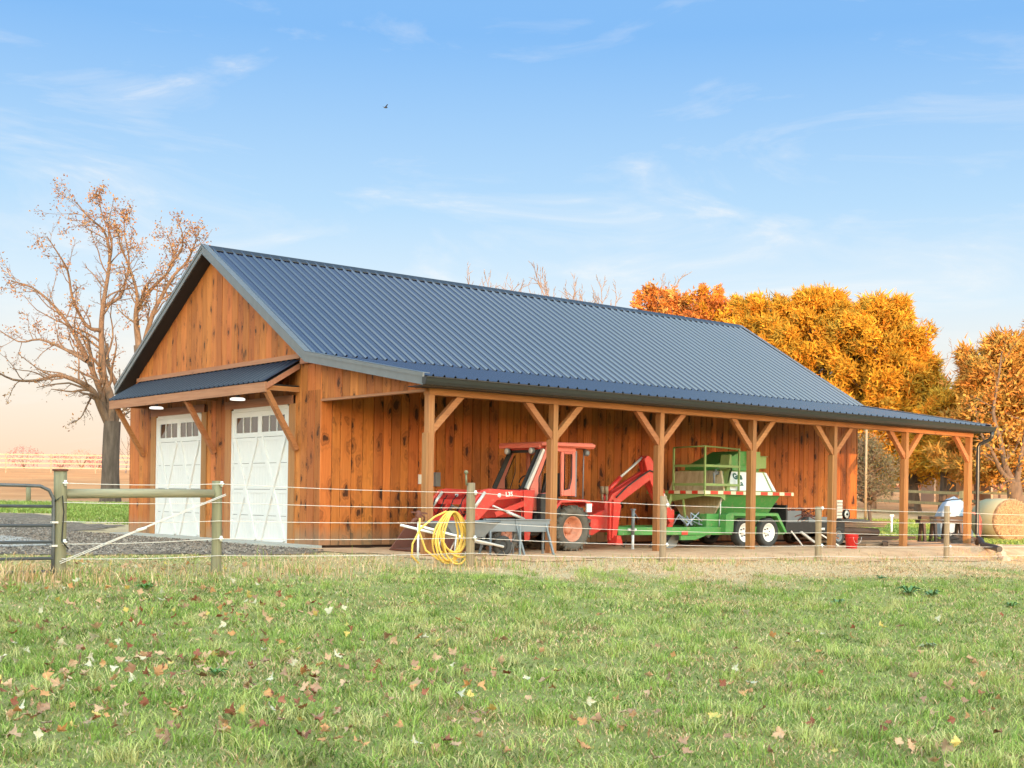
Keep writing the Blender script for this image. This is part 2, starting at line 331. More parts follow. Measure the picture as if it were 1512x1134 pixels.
n1 = tnoise(t, v, 2.2, 8, .65); n2 = tnoise(t, v, .35, 4); n3 = tnoise(t, v, 28, 6, .7)
r1 = ramp(t, [(.3, (.15, .165, .045)), (.5, (.25, .26, .08)), (.7, (.38, .33, .15))]); t.links.new(n1, r1.inputs[0])
g2 = ramp(t, [(.35, (.17, .21, .055)), (.65, (.30, .27, .11))]); t.links.new(n2, g2.inputs[0]); col = mixc(t, .5, r1.outputs[0], g2.outputs[0])
s1 = ramp(t, [(.3, (.42, .28, .16)), (.55, (.60, .43, .26)), (.75, (.72, .55, .36))]); t.links.new(n3, s1.inputs[0])
ms = math_n(t, 'ADD', sp.outputs[0], math_n(t, 'MULTIPLY', math_n(t, 'SUBTRACT', n1, .5), .9), True)
col = mixc(t, ms, col, s1.outputs[0])
f1 = ramp(t, [(.3, (.46, .20, .09)), (.7, (.62, .30, .14))]); t.links.new(n2, f1.inputs[0]); col = mixc(t, sp.outputs[1], col, f1.outputs[0])
t.links.new(col, b.inputs['Base Color']); b.inputs['Roughness'].default_value = 1; b.inputs['Specular IOR Level'].default_value = .1; bump(t, b, n3, .8, .03)
o = link('ground', rawmesh('ground', np.stack([X, Y, Z], -1).reshape(-1, 3), F, gm, True, colr)); tag(o, kind='structure')

def sheet(name, poly, mat, dz, st=.4, edge=.25):
    """ground-hugging sheet inside a polygon, its border wobbling"""
    xs = [p[0] for p in poly]; ys = [p[1] for p in poly]
    ax = np.arange(min(xs) - .5, max(xs) + .5, st); ay = np.arange(min(ys) - .5, max(ys) + .5, st)
    def inside(x, y):
        x += edge * math.sin(y * 2.3 + 3 * math.sin(x)) ; y += edge * math.sin(x * 1.9 + 2 * math.sin(y * 1.3)); c = False; n = len(poly)
        for i in range(n):
            (x1, y1), (x2, y2) = poly[i], poly[i - 1]
            if (y1 > y) != (y2 > y) and x < (x2 - x1) * (y - y1) / (y2 - y1) + x1: c = not c
        return c
    idm = {}; V = []; F_ = []
    for i in range(len(ax) - 1):
        for j in range(len(ay) - 1):
            if inside(ax[i] + st / 2, ay[j] + st / 2):
                q = []
                for a, c_ in ((i, j), (i + 1, j), (i + 1, j + 1), (i, j + 1)):
                    if (a, c_) not in idm: idm[(a, c_)] = len(V); V.append((ax[a], ay[c_], float(gz(ax[a], ay[c_])) + dz))
                    q.append(idm[(a, c_)])
                F_.append(q)
    return tag(link(name, rawmesh(name, V, F_, mat, True)), kind='structure')
gravel, t, b = newmat('dark_gravel'); v = coords(t, (1, 1, 1), False)
vo = N(t, 'ShaderNodeTexVoronoi'); t.links.new(v, vo.inputs['Vector']); vo.inputs['Scale'].default_value = 17
sc_ = N(t, 'ShaderNodeSeparateColor'); t.links.new(vo.outputs['Color'], sc_.inputs[0]); rr = ramp(t, [(0, (.04, .026, .018)), (.5, (.14, .098, .070)), (1, (.34, .26, .20))]); t.links.new(sc_.outputs[0], rr.inputs[0])
n_ = tnoise(t, v, 1.1, 5); r_ = ramp(t, [(.35, 0.0), (.65, .6)]); t.links.new(n_, r_.inputs[0])
t.links.new(mixc(t, r_.outputs[0], rr.outputs[0], (.26, .175, .115)), b.inputs['Base Color']); b.inputs['Roughness'].default_value = .95; bump(t, b, vo.outputs['Distance'], 1, .03)
sheet('gravel_driveway', [(-.28, -1.2), (-.28, 9.0), (-.9, 11), P2(185, 36), P2(95, 36.2), P2(80, 40), P2(-60, 40.5), P2(-260, 39), (-34, 3), (-20, 1.6), (-9, .6), (-6, -.6), (-2.5, -2.0)], gravel, .012, .4, .22)
slabm = plain('pale_worn_track', (.40, .36, .33), .9, c2=(.26, .22, .19), ns=2, bmp=.5)
sheet('worn_track', [P2(95, 23.2), P2(40, 27.5), P2(-40, 28.5), P2(-300, 30), P2(-260, 22.5), P2(0, 22.2)], slabm, .026, .3, .12)
dirt, t, b = newmat('tan_bare_soil'); v = coords(t, (1, 1, 1), False)
n_ = tnoise(t, v, 1.6, 9, .7); n2 = tnoise(t, v, 22, 6, .7); r_ = ramp(t, [(.3, (.44, .23, .12)), (.5, (.64, .37, .21)), (.7, (.76, .48, .29))]); t.links.new(n_, r_.inputs[0])
r2 = ramp(t, [(.4, 0.0), (.75, .5)]); t.links.new(n2, r2.inputs[0]); t.links.new(mixc(t, r2.outputs[0], r_.outputs[0], (.46, .27, .15)), b.inputs['Base Color']); b.inputs['Roughness'].default_value = 1; bump(t, b, n2, .9, .03)
sheet('dirt_floor', [(-.5, 0), (-.4, -4.4), (1, -5.0), (6, -5.6), (14, -6.2), (24, -7.6), (34, -9), (34, -5), (24, -3.2), (19.5, -1.6), (17.0, .0)], dirt, .014, .35, .25)

# ---------------------------------------------------------------- barn
W_, L_, D_ = 8.85, 16.85, 3.34
X0, X1 = -.33, 17.15
RY, RZ = 4.425, 6.275; BY, BZ = .07, 3.656; EY, EZ = -3.74, 3.0; YE = 9.0
SL = (RZ - BZ) / (RY - BY); LS = (BZ - EZ) / (BY - EY)
def roofz(y): return RZ - SL * abs(y - RY) if y >= BY else BZ - LS * (BY - y)
barn = thing('barn', 'stained pine barn with blue metal roof, open lean-to and two white garage doors', 'barn')
wallg = MB().box(.03, .10, .05, W_ - .03, 0, 3.2).prism([(.05, 3.2), (W_ - .03, 3.2), (W_ - .03, roofz(W_) - .14), (RY, RZ - .14), (.05, BZ - .14)], 'x', .03, .10).build('gable_wall', M['backing'], barn)
walls = MB().box(.10, L_ - .03, .03, .10, 0, 3.3).build('long_wall', M['backing'], barn)
wallb = MB().box(.10, L_ - .03, W_ - .1, W_, 0, 3.3).prism([(.1, 0), (W_ - .1, 0), (W_ - .1, roofz(W_) - .14), (RY, RZ - .14), (.1, BZ - .14)], 'x', L_ - .1, L_).build('rear_wall', M['board'], barn)
def board_mesh(w_, h1, h2, t_, name, mat, h0=0.0, c=.006):
    pr_ = [(0, 0), (w_, 0), (w_, t_ - c), (w_ - c, t_), (c, t_), (0, t_ - c)]; V = []
    for q in (0, 1):
        for (a, d) in pr_: V.append((a, -d, (h1 + (h2 - h1) * a / w_) if q else h0))
    n = 6; return MB().add(V, [tuple(range(n))[::-1], tuple(range(n, 12))] + [(i, (i + 1) % n, n + (i + 1) % n, n + i) for i in range(n)]).mesh(name, mat)
# long wall boards face -y
bw = [.25, .22, .25, .19]; shared = {wv: board_mesh(wv - .011, 3.32, 3.32, .03, 'board', M['board'], .06) for wv in set(bw)}
x = .0
k = 0
while x < L_ - .02:
    wv = rnd.choice(bw); wv = min(wv, L_ - x); me = shared.get(wv) or board_mesh(wv - .011, 3.32, 3.32, .03, 'board', M['board'], .06)
    link('board', me, walls, (x, .03 + rnd.uniform(-.004, .004), 0)); x += wv; k += 1
# gable boards face -x : board_mesh local x -> -y world, so rotate
DOORS = [(1.20, 3.56), (4.99, 7.29)]; DH = 2.746
def gboard(y0, wv, z0, zt, parent, th=.03, mat='board_small', jig=.004):
    # covers y0..y0+wv ; rotation -90deg about z maps local x to -y
    y1 = y0 + wv; hA = zt(y1) if callable(zt) else zt; hB = zt(y0) if callable(zt) else zt
    me = board_mesh(wv - .011, hA, hB, th, 'board', M[mat], z0)
    return link('board', me, parent, (.03 + rnd.uniform(-jig, jig), y1, 0), (0, 0, -math.pi / 2))
y = .0
while y < W_ - .02:
    wv = rnd.choice([.24, .25, .225, .26]); wv = min(wv, W_ - y)
    if wv < .05: break
    yc = y + wv / 2; under = lambda q: roofz(q) - .16
    if .72 < yc < 8.3: gboard(y, wv, 3.66, under, wallg, .052)
    else: gboard(y, wv, 3.0, under, wallg, .03)
    segs = [(.06, 3.66 if .72 < yc < 8.3 else 3.0)]
    for a, d in DOORS:
        if a - .14 < yc < d + .10: segs = [(DH + .2, 3.66)]
    for z0, z1 in segs: gboard(y, wv, z0, z1, wallg, .03)
    y += wv
# trims on the gable wall
MB().box(-.085, -.023, .70, 8.30, 3.63, 3.72).build('ledger_trim', M['trim_y'], wallg)
MB().box(-.06, -.002, .04, .72, 3.52, 3.64).build('corner_trim', M['trim_y'], wallg)
for a, d in DOORS:
    MB().box(-.035, -.001, a - .16, d + .30, DH + .03, DH + .20).build('door_header', M['trim_y'], wallg)
    MB().box(-.03, .0, d + .03, d + .28, .05, DH + .03).build('door_jamb', M['timber_z'], wallg)
    MB().box(-.028, .0, a - .27, a - .03, .05, DH + .03).build('door_jamb', M['timber_z'], wallg)
MB().box(-.42, .0, .0, W_ + .1, -.12, .045).box(-.05, .02, -.06, W_, .0, .06).build('concrete_sill', M['concrete'], barn)
# garage doors
for a, d in DOORS:
    g = MB().box(-.008, .03, a - .03, a + .05, .05, DH).box(-.008, .03, d - .05, d + .03, .05, DH).box(-.008, .03, a + .05, d - .05, DH - .05, DH + .03).build('garage_door', M['door'], barn)
    wd = d - a - .1; hs = (DH - .05 - .05) / 5
    for i in range(5):
        z0 = .05 + i * hs; mb = MB()
        if i < 4:
            mb.box(.012, .03, a + .05, d - .05, z0 + .004, z0 + hs - .004)
            mb.box(.0, .012, a + .05, d - .05, z0 + hs - .075, z0 + hs - .006).box(.0, .012, a + .05, d - .05, z0 + .006, z0 + .055)
            q = a + .05
            while q < d - .1: mb.box(.008, .0125, q, q + .105, z0 + .055, z0 + hs - .075); q += .118
        else:
            mb.box(-.001, .03, a + .05, d - .05, z0 + .004, z0 + .10).box(-.001, .03, a + .05, d - .05, z0 + hs - .11, z0 + hs - .003)
            mb.box(-.001, .03, a + .05, a + .17, z0 + .1, z0 + hs - .11).box(-.001, .03, d - .17, d - .05, z0 + .1, z0 + hs - .11)
            c_ = (a + d) / 2; mb.box(-.001, .03, c_ - .08, c_ + .08, z0 + .1, z0 + hs - .11)
        mb.build('door_panel', M['door'], g)
    z0 = .05 + 4 * hs; c_ = (a + d) / 2
    for s0, s1 in ((a + .17, c_ - .08), (c_ + .08, d - .17)):
        ww = (s1 - s0) / 3
        for j in range(3): MB().box(.012, .02, s0 + j * ww + .003, s0 + (j + 1) * ww - .003, z0 + .1, z0 + hs - .11).build('window_pane', M['pane'], g)
        for j in (1, 2): MB().box(-.004, .022, s0 + j * ww - .013, s0 + j * ww + .013, z0 + .1, z0 + hs - .11).build('window_bar', M['door'], g)
    zb, zt = .08, z0 - .01; xs_ = [(a + .1, c_ - .04), (c_ + .04, d - .1)]
    lo = .07
    for n_, (p, q) in enumerate((((a + .13, zt), (c_ - .1, zb)), ((d - .13, zt), (c_ + .1, zb)))):
        MB().bar((-.010 - lo * .02, p[0], p[1]), (-.010 - lo * .02, q[0], q[1]), .11, .034, (1, 0, 0)).build('cross_brace', M['door'], g)
    for n_, (p, q) in enumerate((((c_ - .1, zt), (a + .13, zb)), ((c_ + .1, zt), (d - .13, zb)))):
        MB().bar((-.004, p[0], p[1]), (-.004, q[0], q[1]), .11, .030, (1, 0, 0)).build('cross_brace', M['door'], g)
    MB().box(-.02, .03, a + .05, d - .05, .046, .062).build('rubber_seal', M['black'], g)
# lean-to gable panel
lp = MB().prism([(-3.36, 2.84), (-.02, 2.84), (-.02, roofz(-.02) - .16), (-3.36, roofz(-3.36) - .16)], 'x', .035, .10).build('lean_to_panel', M['backing'], barn)
y = -3.36
while y < -.03:
    wv = min(.262, -y - .0)
    gboard(y, wv, 2.82, lambda q: roofz(q) - .15, lp, .03, 'board_small'); y += wv
MB().box(-.012, .10, -3.36, 0, 2.775, 2.815).build('bottom_trim', M['trim_y'], lp)
# roof : deck + ribbed sheets
def slab(y0, z0, y1, z1, th, mb, xa=X0 + .02, xb=X1 - .02):
    n = Vector((0, -(z1 - z0), (y1 - y0))).normalized()
    if n.z < 0: n = -n
    return mb.prism([(y0, z0), (y1, z1), (y1 - n.y * th, z1 - n.z * th), (y0 - n.y * th, z0 - n.z * th)], 'x', xa, xb)
roof = thing('roof', None, None) if False else MB()
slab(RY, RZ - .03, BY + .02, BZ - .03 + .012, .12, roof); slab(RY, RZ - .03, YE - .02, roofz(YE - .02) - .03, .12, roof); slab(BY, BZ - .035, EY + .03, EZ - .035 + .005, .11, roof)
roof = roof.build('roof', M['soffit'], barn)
def ribbed(x0, x1, ya, za, yb_, zb_, mat, parent, pitch=.245, h=.034, ratio=None):
    n = Vector((0, -(zb_ - za), (yb_ - ya))).normalized()
    if n.z < 0: n = -n
    prof = []; nr = max(1, round((x1 - x0) / pitch)); p = (x1 - x0) / nr
    for i in range(nr):
        xx = x0 + i * p; prof += [(xx, 0), (xx + p * .38, 0), (xx + p * .40, .004), (xx + p * .44, .004), (xx + p * .46, 0), (xx + p * .74, 0), (xx + p * .84, h), (xx + p * .92, h)]
    prof.append((x1, 0)); V = []; F_ = []; m = len(prof)
    for (yy, zz) in ((ya, za), (yb_, zb_)):
        for (a, hh) in prof: V.append((a, yy + n.y * hh, zz + n.z * hh))
    for (yy, zz) in ((ya, za), (yb_, zb_)):
        for (a, hh) in prof: V.append((a, yy + n.y * (hh - .004), zz + n.z * (hh - .004)))
    for i in range(m - 1):
        F_ += [(i, i + 1, m + i + 1, m + i), (2 * m + i + 1, 2 * m + i, 3 * m + i, 3 * m + i + 1), (i + 1, i, 2 * m + i, 2 * m + i + 1), (m + i, m + i + 1, 3 * m + i + 1, 3 * m + i)]
    F_ += [(0, m, 3 * m, 2 * m), (m - 1, 2 * m + m - 1, 3 * m + m - 1, 2 * m - 1)]
    return MB().add(V, F_).build('roof_sheet', mat, parent)
ns = 19; sw = (X1 - X0) / ns
for i in range(ns):
    a = X0 + i * sw + .001; d = X0 + (i + 1) * sw - .001
    j = rnd.uniform(0, .0025)
    ribbed(a, d, RY - .02, RZ - .013 + j, BY - .03, BZ + .012 - .03 * 0 + j, M['roof'], roof)
    ribbed(a, d, BY + .03, BZ - .012 + j, EY, EZ - .006 + j, M['roof'], roof)
    ribbed(a, d, RY + .02, RZ - .013 + j, YE, roofz(YE) + j, M['roof'], roof)
MB().prism([(RY - .17, RZ - .17 * SL + .03), (RY, RZ + .045), (RY + .17, RZ - .17 * SL + .03), (RY + .17, RZ - .17 * SL + .02), (RY, RZ + .03), (RY - .17, RZ - .17 * SL + .02)], 'x', X0 - .02, X1 + .02).build('ridge_cap', M['gutter'], roof)
def rake(y0, z0, y1, z1, xx, s, nm='rake_trim'):
    # face board + top flange with a small step
    q = [(y0, z0 + .035), (y1, z1 + .035), (y1, z1 - .155), (y0, z0 - .155)]; mb = MB().prism(q, 'x', xx, xx + s * .02)
    q2 = [(y0, z0 + .04), (y1, z1 + .04), (y1, z1 - .03), (y0, z0 - .03)]; mb.prism(q2, 'x', xx - s * .014, xx)
    q3 = [(y0, z0 + .044), (y1, z1 + .044), (y1, z1 + .036), (y0, z0 + .036)]; mb.prism(q3, 'x', xx - s * .014, xx + s * .13)
    q4 = [(y0, z0 - .14), (y1, z1 - .14), (y1, z1 - .16), (y0, z0 - .16)]; mb.prism(q4, 'x', xx - s * .01, xx)
    return mb.build(nm, M['rake'], roof)
for xx, s in ((X0, 1), (X1, -1)):
    rake(RY, RZ, BY, BZ, xx, s); rake(RY, RZ, YE + .02, roofz(YE + .02), xx, s); rake(BY, BZ, EY, EZ, xx, s)
# white under-edge of the left rake return and soffit
MB().box(X0 + .02, X1 - .02, YE - .015, YE + .01, roofz(YE) - .2, roofz(YE) - .01).build('fascia', M['rake'], roof)
MB().prism([(X0 + .02, roofz(YE) - .20), (0, roofz(YE) - .20), (0, roofz(YE) - .21), (X0 + .02, roofz(YE) - .21)], 'y', W_, YE - .015).build('soffit_return', M['white'], roof)
# fascia + gutter + downspout
MB().box(X0 + .02, X1 - .02, EY + .035, EY + .055, EZ - .17, EZ - .03).build('fascia', M['gutter'], roof)
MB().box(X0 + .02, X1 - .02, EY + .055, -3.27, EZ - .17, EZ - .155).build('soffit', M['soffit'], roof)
gp = [(EY + .033, EZ - .015), (EY + .033, EZ - .14), (EY - .06, EZ - .14), (EY - .09, EZ - .09), (EY - .10, EZ - .03), (EY - .115, EZ - .02), (EY - .115, EZ - .010), (EY - .09, EZ - .010), (EY - .083, EZ - .09), (EY - .055, EZ - .13), (EY + .025, EZ - .13), (EY + .025, EZ - .015)]
gp = [(a, d - .015) for a, d in gp]
gut = MB().prism(gp, 'x', X0 + .0, X1 + .06)
gut.prism([(EY + .03, EZ - .03), (EY + .03, EZ - .15), (EY - .06, EZ - .15), (EY - .1, EZ - .05), (EY - .11, EZ - .03)], 'x', X0 - .004, X0).prism([(EY + .03, EZ - .03), (EY + .03, EZ - .15), (EY - .06, EZ - .15), (EY - .1, EZ - .05), (EY - .11, EZ - .03)], 'x', X1 + .06, X1 + .064)
gut.build('gutter', M['gutter'], barn)
MB().tube([(17.10, -3.79, 2.86), (17.10, -3.79, 2.74), (17.08, -3.74, 2.66), (17.03, -3.52, 2.56), (17.0, -3.48, 2.48), (17.0, -3.48, .32), (17.0, -3.52, .2), (16.9, -3.62, .1)], .048, 10).build('downspout', M['gutter'], barn)
# lean-to posts, plies, beam, knee braces
PX = [.08 + i * 2.784 for i in range(7)]; PX[6] = 16.78
for i, px in enumerate(PX):
    MB().box(px - .04, px + .07, -3.41, -3.27, -.1, 2.72).build('post', M['timber_z'], barn)
    MB().box(px - .085, px - .042, -3.405, -3.275, -.1, 2.08).build('post_ply', M['timber_z'], barn)
    for s in (-1, 1):
        if (i == 0 and s < 0) or (i == 6 and s > 0): continue
        q = px - .04 if s < 0 else px + .07
        A = [(q, 2.06), (q, 2.22), (q + s * .49, 2.713), (q + s * .65, 2.713)]
        MB().prism(A, 'y', -3.385, -3.295).build('knee_brace', M['timber_x'], barn)
for a, d in ((.03, 5.65), (5.652, 11.2), (11.202, 16.87)):
    MB().box(a, d, -3.425, -3.255, 2.72, 2.925).build('beam', M['timber_x'], barn)
for q in np.arange(.7, 16.8, .61): MB().bar((q, -3.3, roofz(-3.3) - .22), (q, -.0, roofz(0) - .24), .045, .16).build('rafter', M['darkwood'], barn)
# awning over the garage doors
aw = MB().prism([(-.74, 3.12), (-.02, 3.56), (-.02, 3.50), (-.74, 3.06)], 'y', .80, 8.16).build('awning', M['soffit'], barn)
nsx = 9; q0, q1 = .77, 8.19
for i in range(nsx):
    a = q0 + (q1 - q0) * i / nsx; d = q0 + (q1 - q0) * (i + 1) / nsx
    o = ribbed(a, d, -.80, 3.145, -.02, 3.615, M['roof2'], aw, .2286, .036)
    # the helper runs along x; swap x and y so the ribs run down the awning
    for vv in o.data.vertices: vv.co = Vector((vv.co.y, vv.co.x, vv.co.z))
    o.data.flip_normals()
MB().box(-.785, -.745, .75, 8.21, 2.945, 3.135).build('fascia_board', M['trim_y'], aw)
MB().prism([(-.745, 3.11), (-.02, 3.55), (-.02, 3.44), (-.745, 3.0)], 'y', .765, .80).build('end_rafter', M['trim_y'], aw)
MB().prism([(-.745, 3.11), (-.02, 3.55), (-.02, 3.44), (-.745, 3.0)], 'y', 8.16, 8.195).build('end_rafter', M['trim_y'], aw)
for q in (.86, 4.32, 7.98):
    MB().bar((-.70, q, 2.99), (-.03, q, 1.88), .09, .11, (0, 1, 0)).build('support_brace', M['timber_x'], aw)
    MB().box(-.72, -.002, q - .045, q + .045, 2.99, 3.08).build('tie_beam', M['timber_x'], aw)
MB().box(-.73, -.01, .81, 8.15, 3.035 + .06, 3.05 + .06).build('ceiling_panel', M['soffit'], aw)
for q in (2.62, 6.5):
    lb = MB().lathe([(.0, .02), (.12, .02), (.155, .0), (.15, -.03), (.0, -.035)], (-.38, q, 2.93), 'z', 20, False).build('ceiling_light', M['lamp'], barn)
    MB().box(-.41, -.35, q - .03, q + .03, 2.95, 3.10).build('mounting_block', M['black'], lb)
# small fixtures
MB().box(-.02, .0, 7.42, 7.50, 1.22, 1.40).build('switch_box', M['white'], barn)
MB().box(2.25, 2.33, -.03, .0, 1.26, 1.45).build('outlet_cover', M['white'], barn)
MB().box(2.62, 2.74, -.09, .0, 1.22, 1.50).build('outlet_box', M['grey'], barn)
vt = MB().box(15.90, 16.14, -.045, .0, .56, 1.10).build('wall_vent', M['white'], barn)
for q in range(6): MB().box(15.905, 16.135, -.052, -.046, .60 + q * .083, .60 + q * .083 + .022).build('vent_slat', M['grey'], vt)

# ---------------------------------------------------------------- machines under the lean-to (built in world coordinates, stored relative to their root)
def put(mb, name, mat, parent, org):
    ox, oy, oz = org; mb.v = [(a - ox, b_ - oy, c_ - oz) for a, b_, c_ in mb.v]; return mb.build(name, mat, parent)
def tyre_mb(c, Ro, Ri, wd, lugs=0, lugh=.025, n=36):
    h = wd / 2; mb = MB(); pr_ = [(Ri, -h * .75), (Ri + (Ro - Ri) * .5, -h), (Ro - .04, -h * .92), (Ro - lugh, -h * .7), (Ro - lugh, h * .7), (Ro - .04, h * .92), (Ri + (Ro - Ri) * .5, h), (Ri, h * .75)]
    mb.lathe(pr_, c, 'y', n, False); cx, cy, cz = c
    V0 = len(mb.v); k = len(pr_)
    for j in range(n): mb.f.append((V0 - k * n + j, V0 - n + j, V0 - n + (j + 1) % n, V0 - k * n + (j + 1) % n)); mb.sm.append(True)
    for i in range(lugs):
        for s in (-1, 1):
            a = 2 * math.pi * (i + (.5 if s > 0 else 0)) / lugs; a2 = a + .20
            p = (cx + math.cos(a) * (Ro - .012), cy + s * h * .98, cz + math.sin(a) * (Ro - .012)); q = (cx + math.cos(a2) * (Ro - .012), cy + s * .01, cz + math.sin(a2) * (Ro - .012))
            mb.bar(p, q, .045, lugh * 1.6, (math.cos(a), 0, math.sin(a)))
            p2 = (cx + math.cos(a) * (Ro - .07), cy + s * h * .97, cz + math.sin(a) * (Ro - .07)); mb.bar(p, p2, .04, .02, (0, 1, 0))
    return mb
TO = (3.86, -2.2, 0)
tr = thing('tractor', 'red backhoe tractor with faded cab and front loader parked against the barn wall', 'tractor', TO)
def wheel(c, Ro, Ri, wd, out, rmat, tmat, parent, org, lugs=0, bolts=6, deep=.12, name='wheel', hub=.09):
    wh = put(tyre_mb(c, Ro, Ri, wd, lugs), 'wheel' if False else 'tyre', M[tmat], None, org)
    e = thing('wheel', None, None); e.parent = parent; wh.parent = e
    h = wd / 2; y = c[1] + out * h * .6
    rp = [(Ri + .012, out * (h * .75)), (Ri - .02, out * (h * .72)), (Ri - .045, out * (h * .3)), (Ri * .55, out * (h * .75 - deep)), (hub, out * (h * .75 - deep)), (hub, out * (h * .75 - deep + .05)), (.0, out * (h * .75 - deep + .055))]
    rm_ = put(MB().lathe(rp, c, 'y', 28, False), 'rim', M[rmat], e, org)
    mb = MB()
    for i in range(bolts):
        a = 2 * math.pi * i / bolts + .2; r_ = (hub + Ri * .55) / 2 + .008; yy = c[1] + out * (h * .75 - deep)
        mb.lathe([(.0, out * .03), (.016, out * .03), (.016, 0)], (c[0] + math.cos(a) * r_, yy, c[2] + math.sin(a) * r_), 'y', 6, False)
    put(mb, 'wheel_bolts', M['black'] if rmat == 'white' else M['rim'], e, org)
    return e
wheel((3.88, -2.68, .435), .445, .245, .34, -1, 'rim', 'tyre', tr, TO, 18, 6, .17)
wheel((3.88, -1.72, .435), .445, .245, .34, 1, 'rim', 'tyre', tr, TO, 18, 6, .17)
wheel((2.36, -2.62, .30), .305, .165, .24, -1, 'rim', 'tyre', tr, TO, 16, 5, .08, hub=.05)
wheel((2.36, -1.78, .30), .305, .165, .24, 1, 'rim', 'tyre', tr, TO, 16, 5, .08, hub=.05)
# chassis, hood
put(MB().box(2.0, 3.9, -2.36, -2.04, .35, .72).box(3.6, 4.6, -2.4, -2.0, .35, .75).box(3.80, 3.96, -2.6, -1.8, .35, .52).box(2.28, 2.44, -2.6, -1.8, .24, .36).box(2.2, 3.3, -2.5, -2.36, .3, .5), 'chassis', M['black'], tr, TO)
hd = [(1.85, .62), (1.83, .98), (1.92, 1.09), (2.86, 1.17), (2.86, .66)]
put(MB().prism(hd, 'y', -2.47, -1.93), 'hood', M['red'], tr, TO)
mb = MB()
for i in range(6): mb.box(1.815, 1.83, -2.42, -1.98, .68 + i * .05, .70 + i * .05)
put(mb, 'grille', M['black'], tr, TO)
# cab: faded red panels on the near and far side, pillars, roof, glass
NY, FY = -2.74, -1.70
for yy in (NY, FY):
    cabp = MB()
    s = 1 if yy == NY else -1; a, d = (yy, yy + s * .05) if s > 0 else (yy - .05, yy)
    # rear panel (with window opening made of four strips), top rail, front lower panel
    cabp.prism([(3.64, 1.06), (3.70, 1.06), (3.70, 1.90), (3.62, 1.90)], 'y', a, d)
    cabp.prism([(3.90, 1.06), (4.0, 1.06), (3.985, 1.90), (3.90, 1.90)], 'y', a, d).prism([(3.70, 1.06), (3.90, 1.06), (3.90, 1.42), (3.83, 1.19), (3.70, 1.16)], 'y', a, d)
    cabp.box(3.70, 3.90, a, d, 1.86, 1.90).box(3.22, 4.0, a, d, 1.90, 1.985)
    cabp.prism([(2.86, 1.18), (2.98, 1.18), (3.30, 1.90), (3.22, 1.90)], 'y', a, d)
    cabp.prism([(2.86, .78), (3.08, .78), (3.06, 1.42), (2.965, 1.18), (2.86, 1.18)], 'y', a, d)
    cabp.prism([(3.08, 1.02), (3.30, 1.02), (3.30, 1.12), (3.08, 1.10)], 'y', a, d)
    put(cabp, 'cab_frame', M['redfade'], tr, TO)
put(MB().prism([(3.02, 1.99), (3.0, 2.035), (3.05, 2.065), (4.38, 2.085), (4.42, 2.06), (4.42, 1.975)], 'y', -2.80, -1.60).bar((3.03, -2.83, 2.03), (4.40, -2.83, 2.03), .05, .06).box(3.012, 3.06, -2.8, -1.6, 1.955, 2.0), 'cab_roof', M['redfade'], tr, TO)
put(MB().prism([(3.10, 1.93), (3.30, 1.97), (3.30, 1.99), (3.08, 1.99)], 'y', NY + .05, FY - .05), 'roof_valance', M['red'], tr, TO)
# windshield: sloping glass in a grey frame
B0, T0 = (2.80, 1.18), (3.20, 1.93)
put(MB().bar((B0[0], NY + .04, B0[1]), (T0[0], NY + .04, T0[1]), .07, .05, (0, 1, 0)).bar((B0[0] - .03, NY - .01, B0[1]), (T0[0] - .03, NY - .01, T0[1]), .05, .02, (0, 1, 0)), 'windshield_frame', M['steel'], tr, TO)
put(MB().bar((B0[0], FY - .04, B0[1]), (T0[0], FY - .04, T0[1]), .07, .05, (0, 1, 0)), 'windshield_frame', M['steel'], tr, TO)
put(MB().bar((B0[0] - .05, NY + .10, B0[1]), (T0[0] - .04, NY + .10, T0[1]), .10, .02, (0, 1, 0)).bar((B0[0] - .05, FY - .10, B0[1]), (T0[0] - .04, FY - .10, T0[1]), .10, .02, (0, 1, 0)).bar((T0[0] - .02, NY + .1, T0[1] - .03), (T0[0] - .02, FY - .1, T0[1] - .03), .04, .05), 'rubber_gasket', M['black'], tr, TO)
put(MB().hull([Vector((B0[0], NY + .06, B0[1])), Vector((B0[0], FY - .06, B0[1])), Vector((T0[0], FY - .06, T0[1])), Vector((T0[0], NY + .06, T0[1]))], [Vector((B0[0] + .006, NY + .06, B0[1])), Vector((B0[0] + .006, FY - .06, B0[1])), Vector((T0[0] + .006, FY - .06, T0[1])), Vector((T0[0] + .006, NY + .06, T0[1]))]), 'windshield', M['cabglass'], tr, TO)
for yy in (NY + .02, FY - .026):
    put(MB().prism([(3.71, 1.18), (3.84, 1.21), (3.90, 1.42), (3.90, 1.85), (3.71, 1.85)], 'y', yy, yy + .006), 'side_window', M['cabglass'], tr, TO)
    put(MB().prism([(3.07, 1.12), (3.16, 1.13), (3.30, 1.5), (3.30, 1.84), (3.07, 1.40)], 'y', yy, yy + .006), 'door_window', M['cabglass'], tr, TO)
    put(MB().tube([(3.71, yy - .02, 1.18), (3.84, yy - .02, 1.20), (3.895, yy - .02, 1.42), (3.895, yy - .02, 1.85), (3.71, yy - .02, 1.85)], .011, 6, closed=True).tube([(3.07, yy - .02, 1.12), (3.17, yy - .02, 1.13), (3.31, yy - .02, 1.5), (3.31, yy - .02, 1.84), (3.07, yy - .02, 1.40)], .010, 6, closed=True), 'window_seal', M['black'], tr, TO)
put(MB().box(3.98, 4.0, -2.66, -1.78, 1.06, 1.2).box(4.02, 4.06, -2.70, -2.56, 1.05, 1.93).tube([(4.30, -2.62, .95), (4.31, -2.62, 2.0)], .012, 6).tube([(4.30, -1.80, .95), (4.31, -1.80, 2.0)], .012, 6), 'rear_curtain', M['grey'], tr, TO)
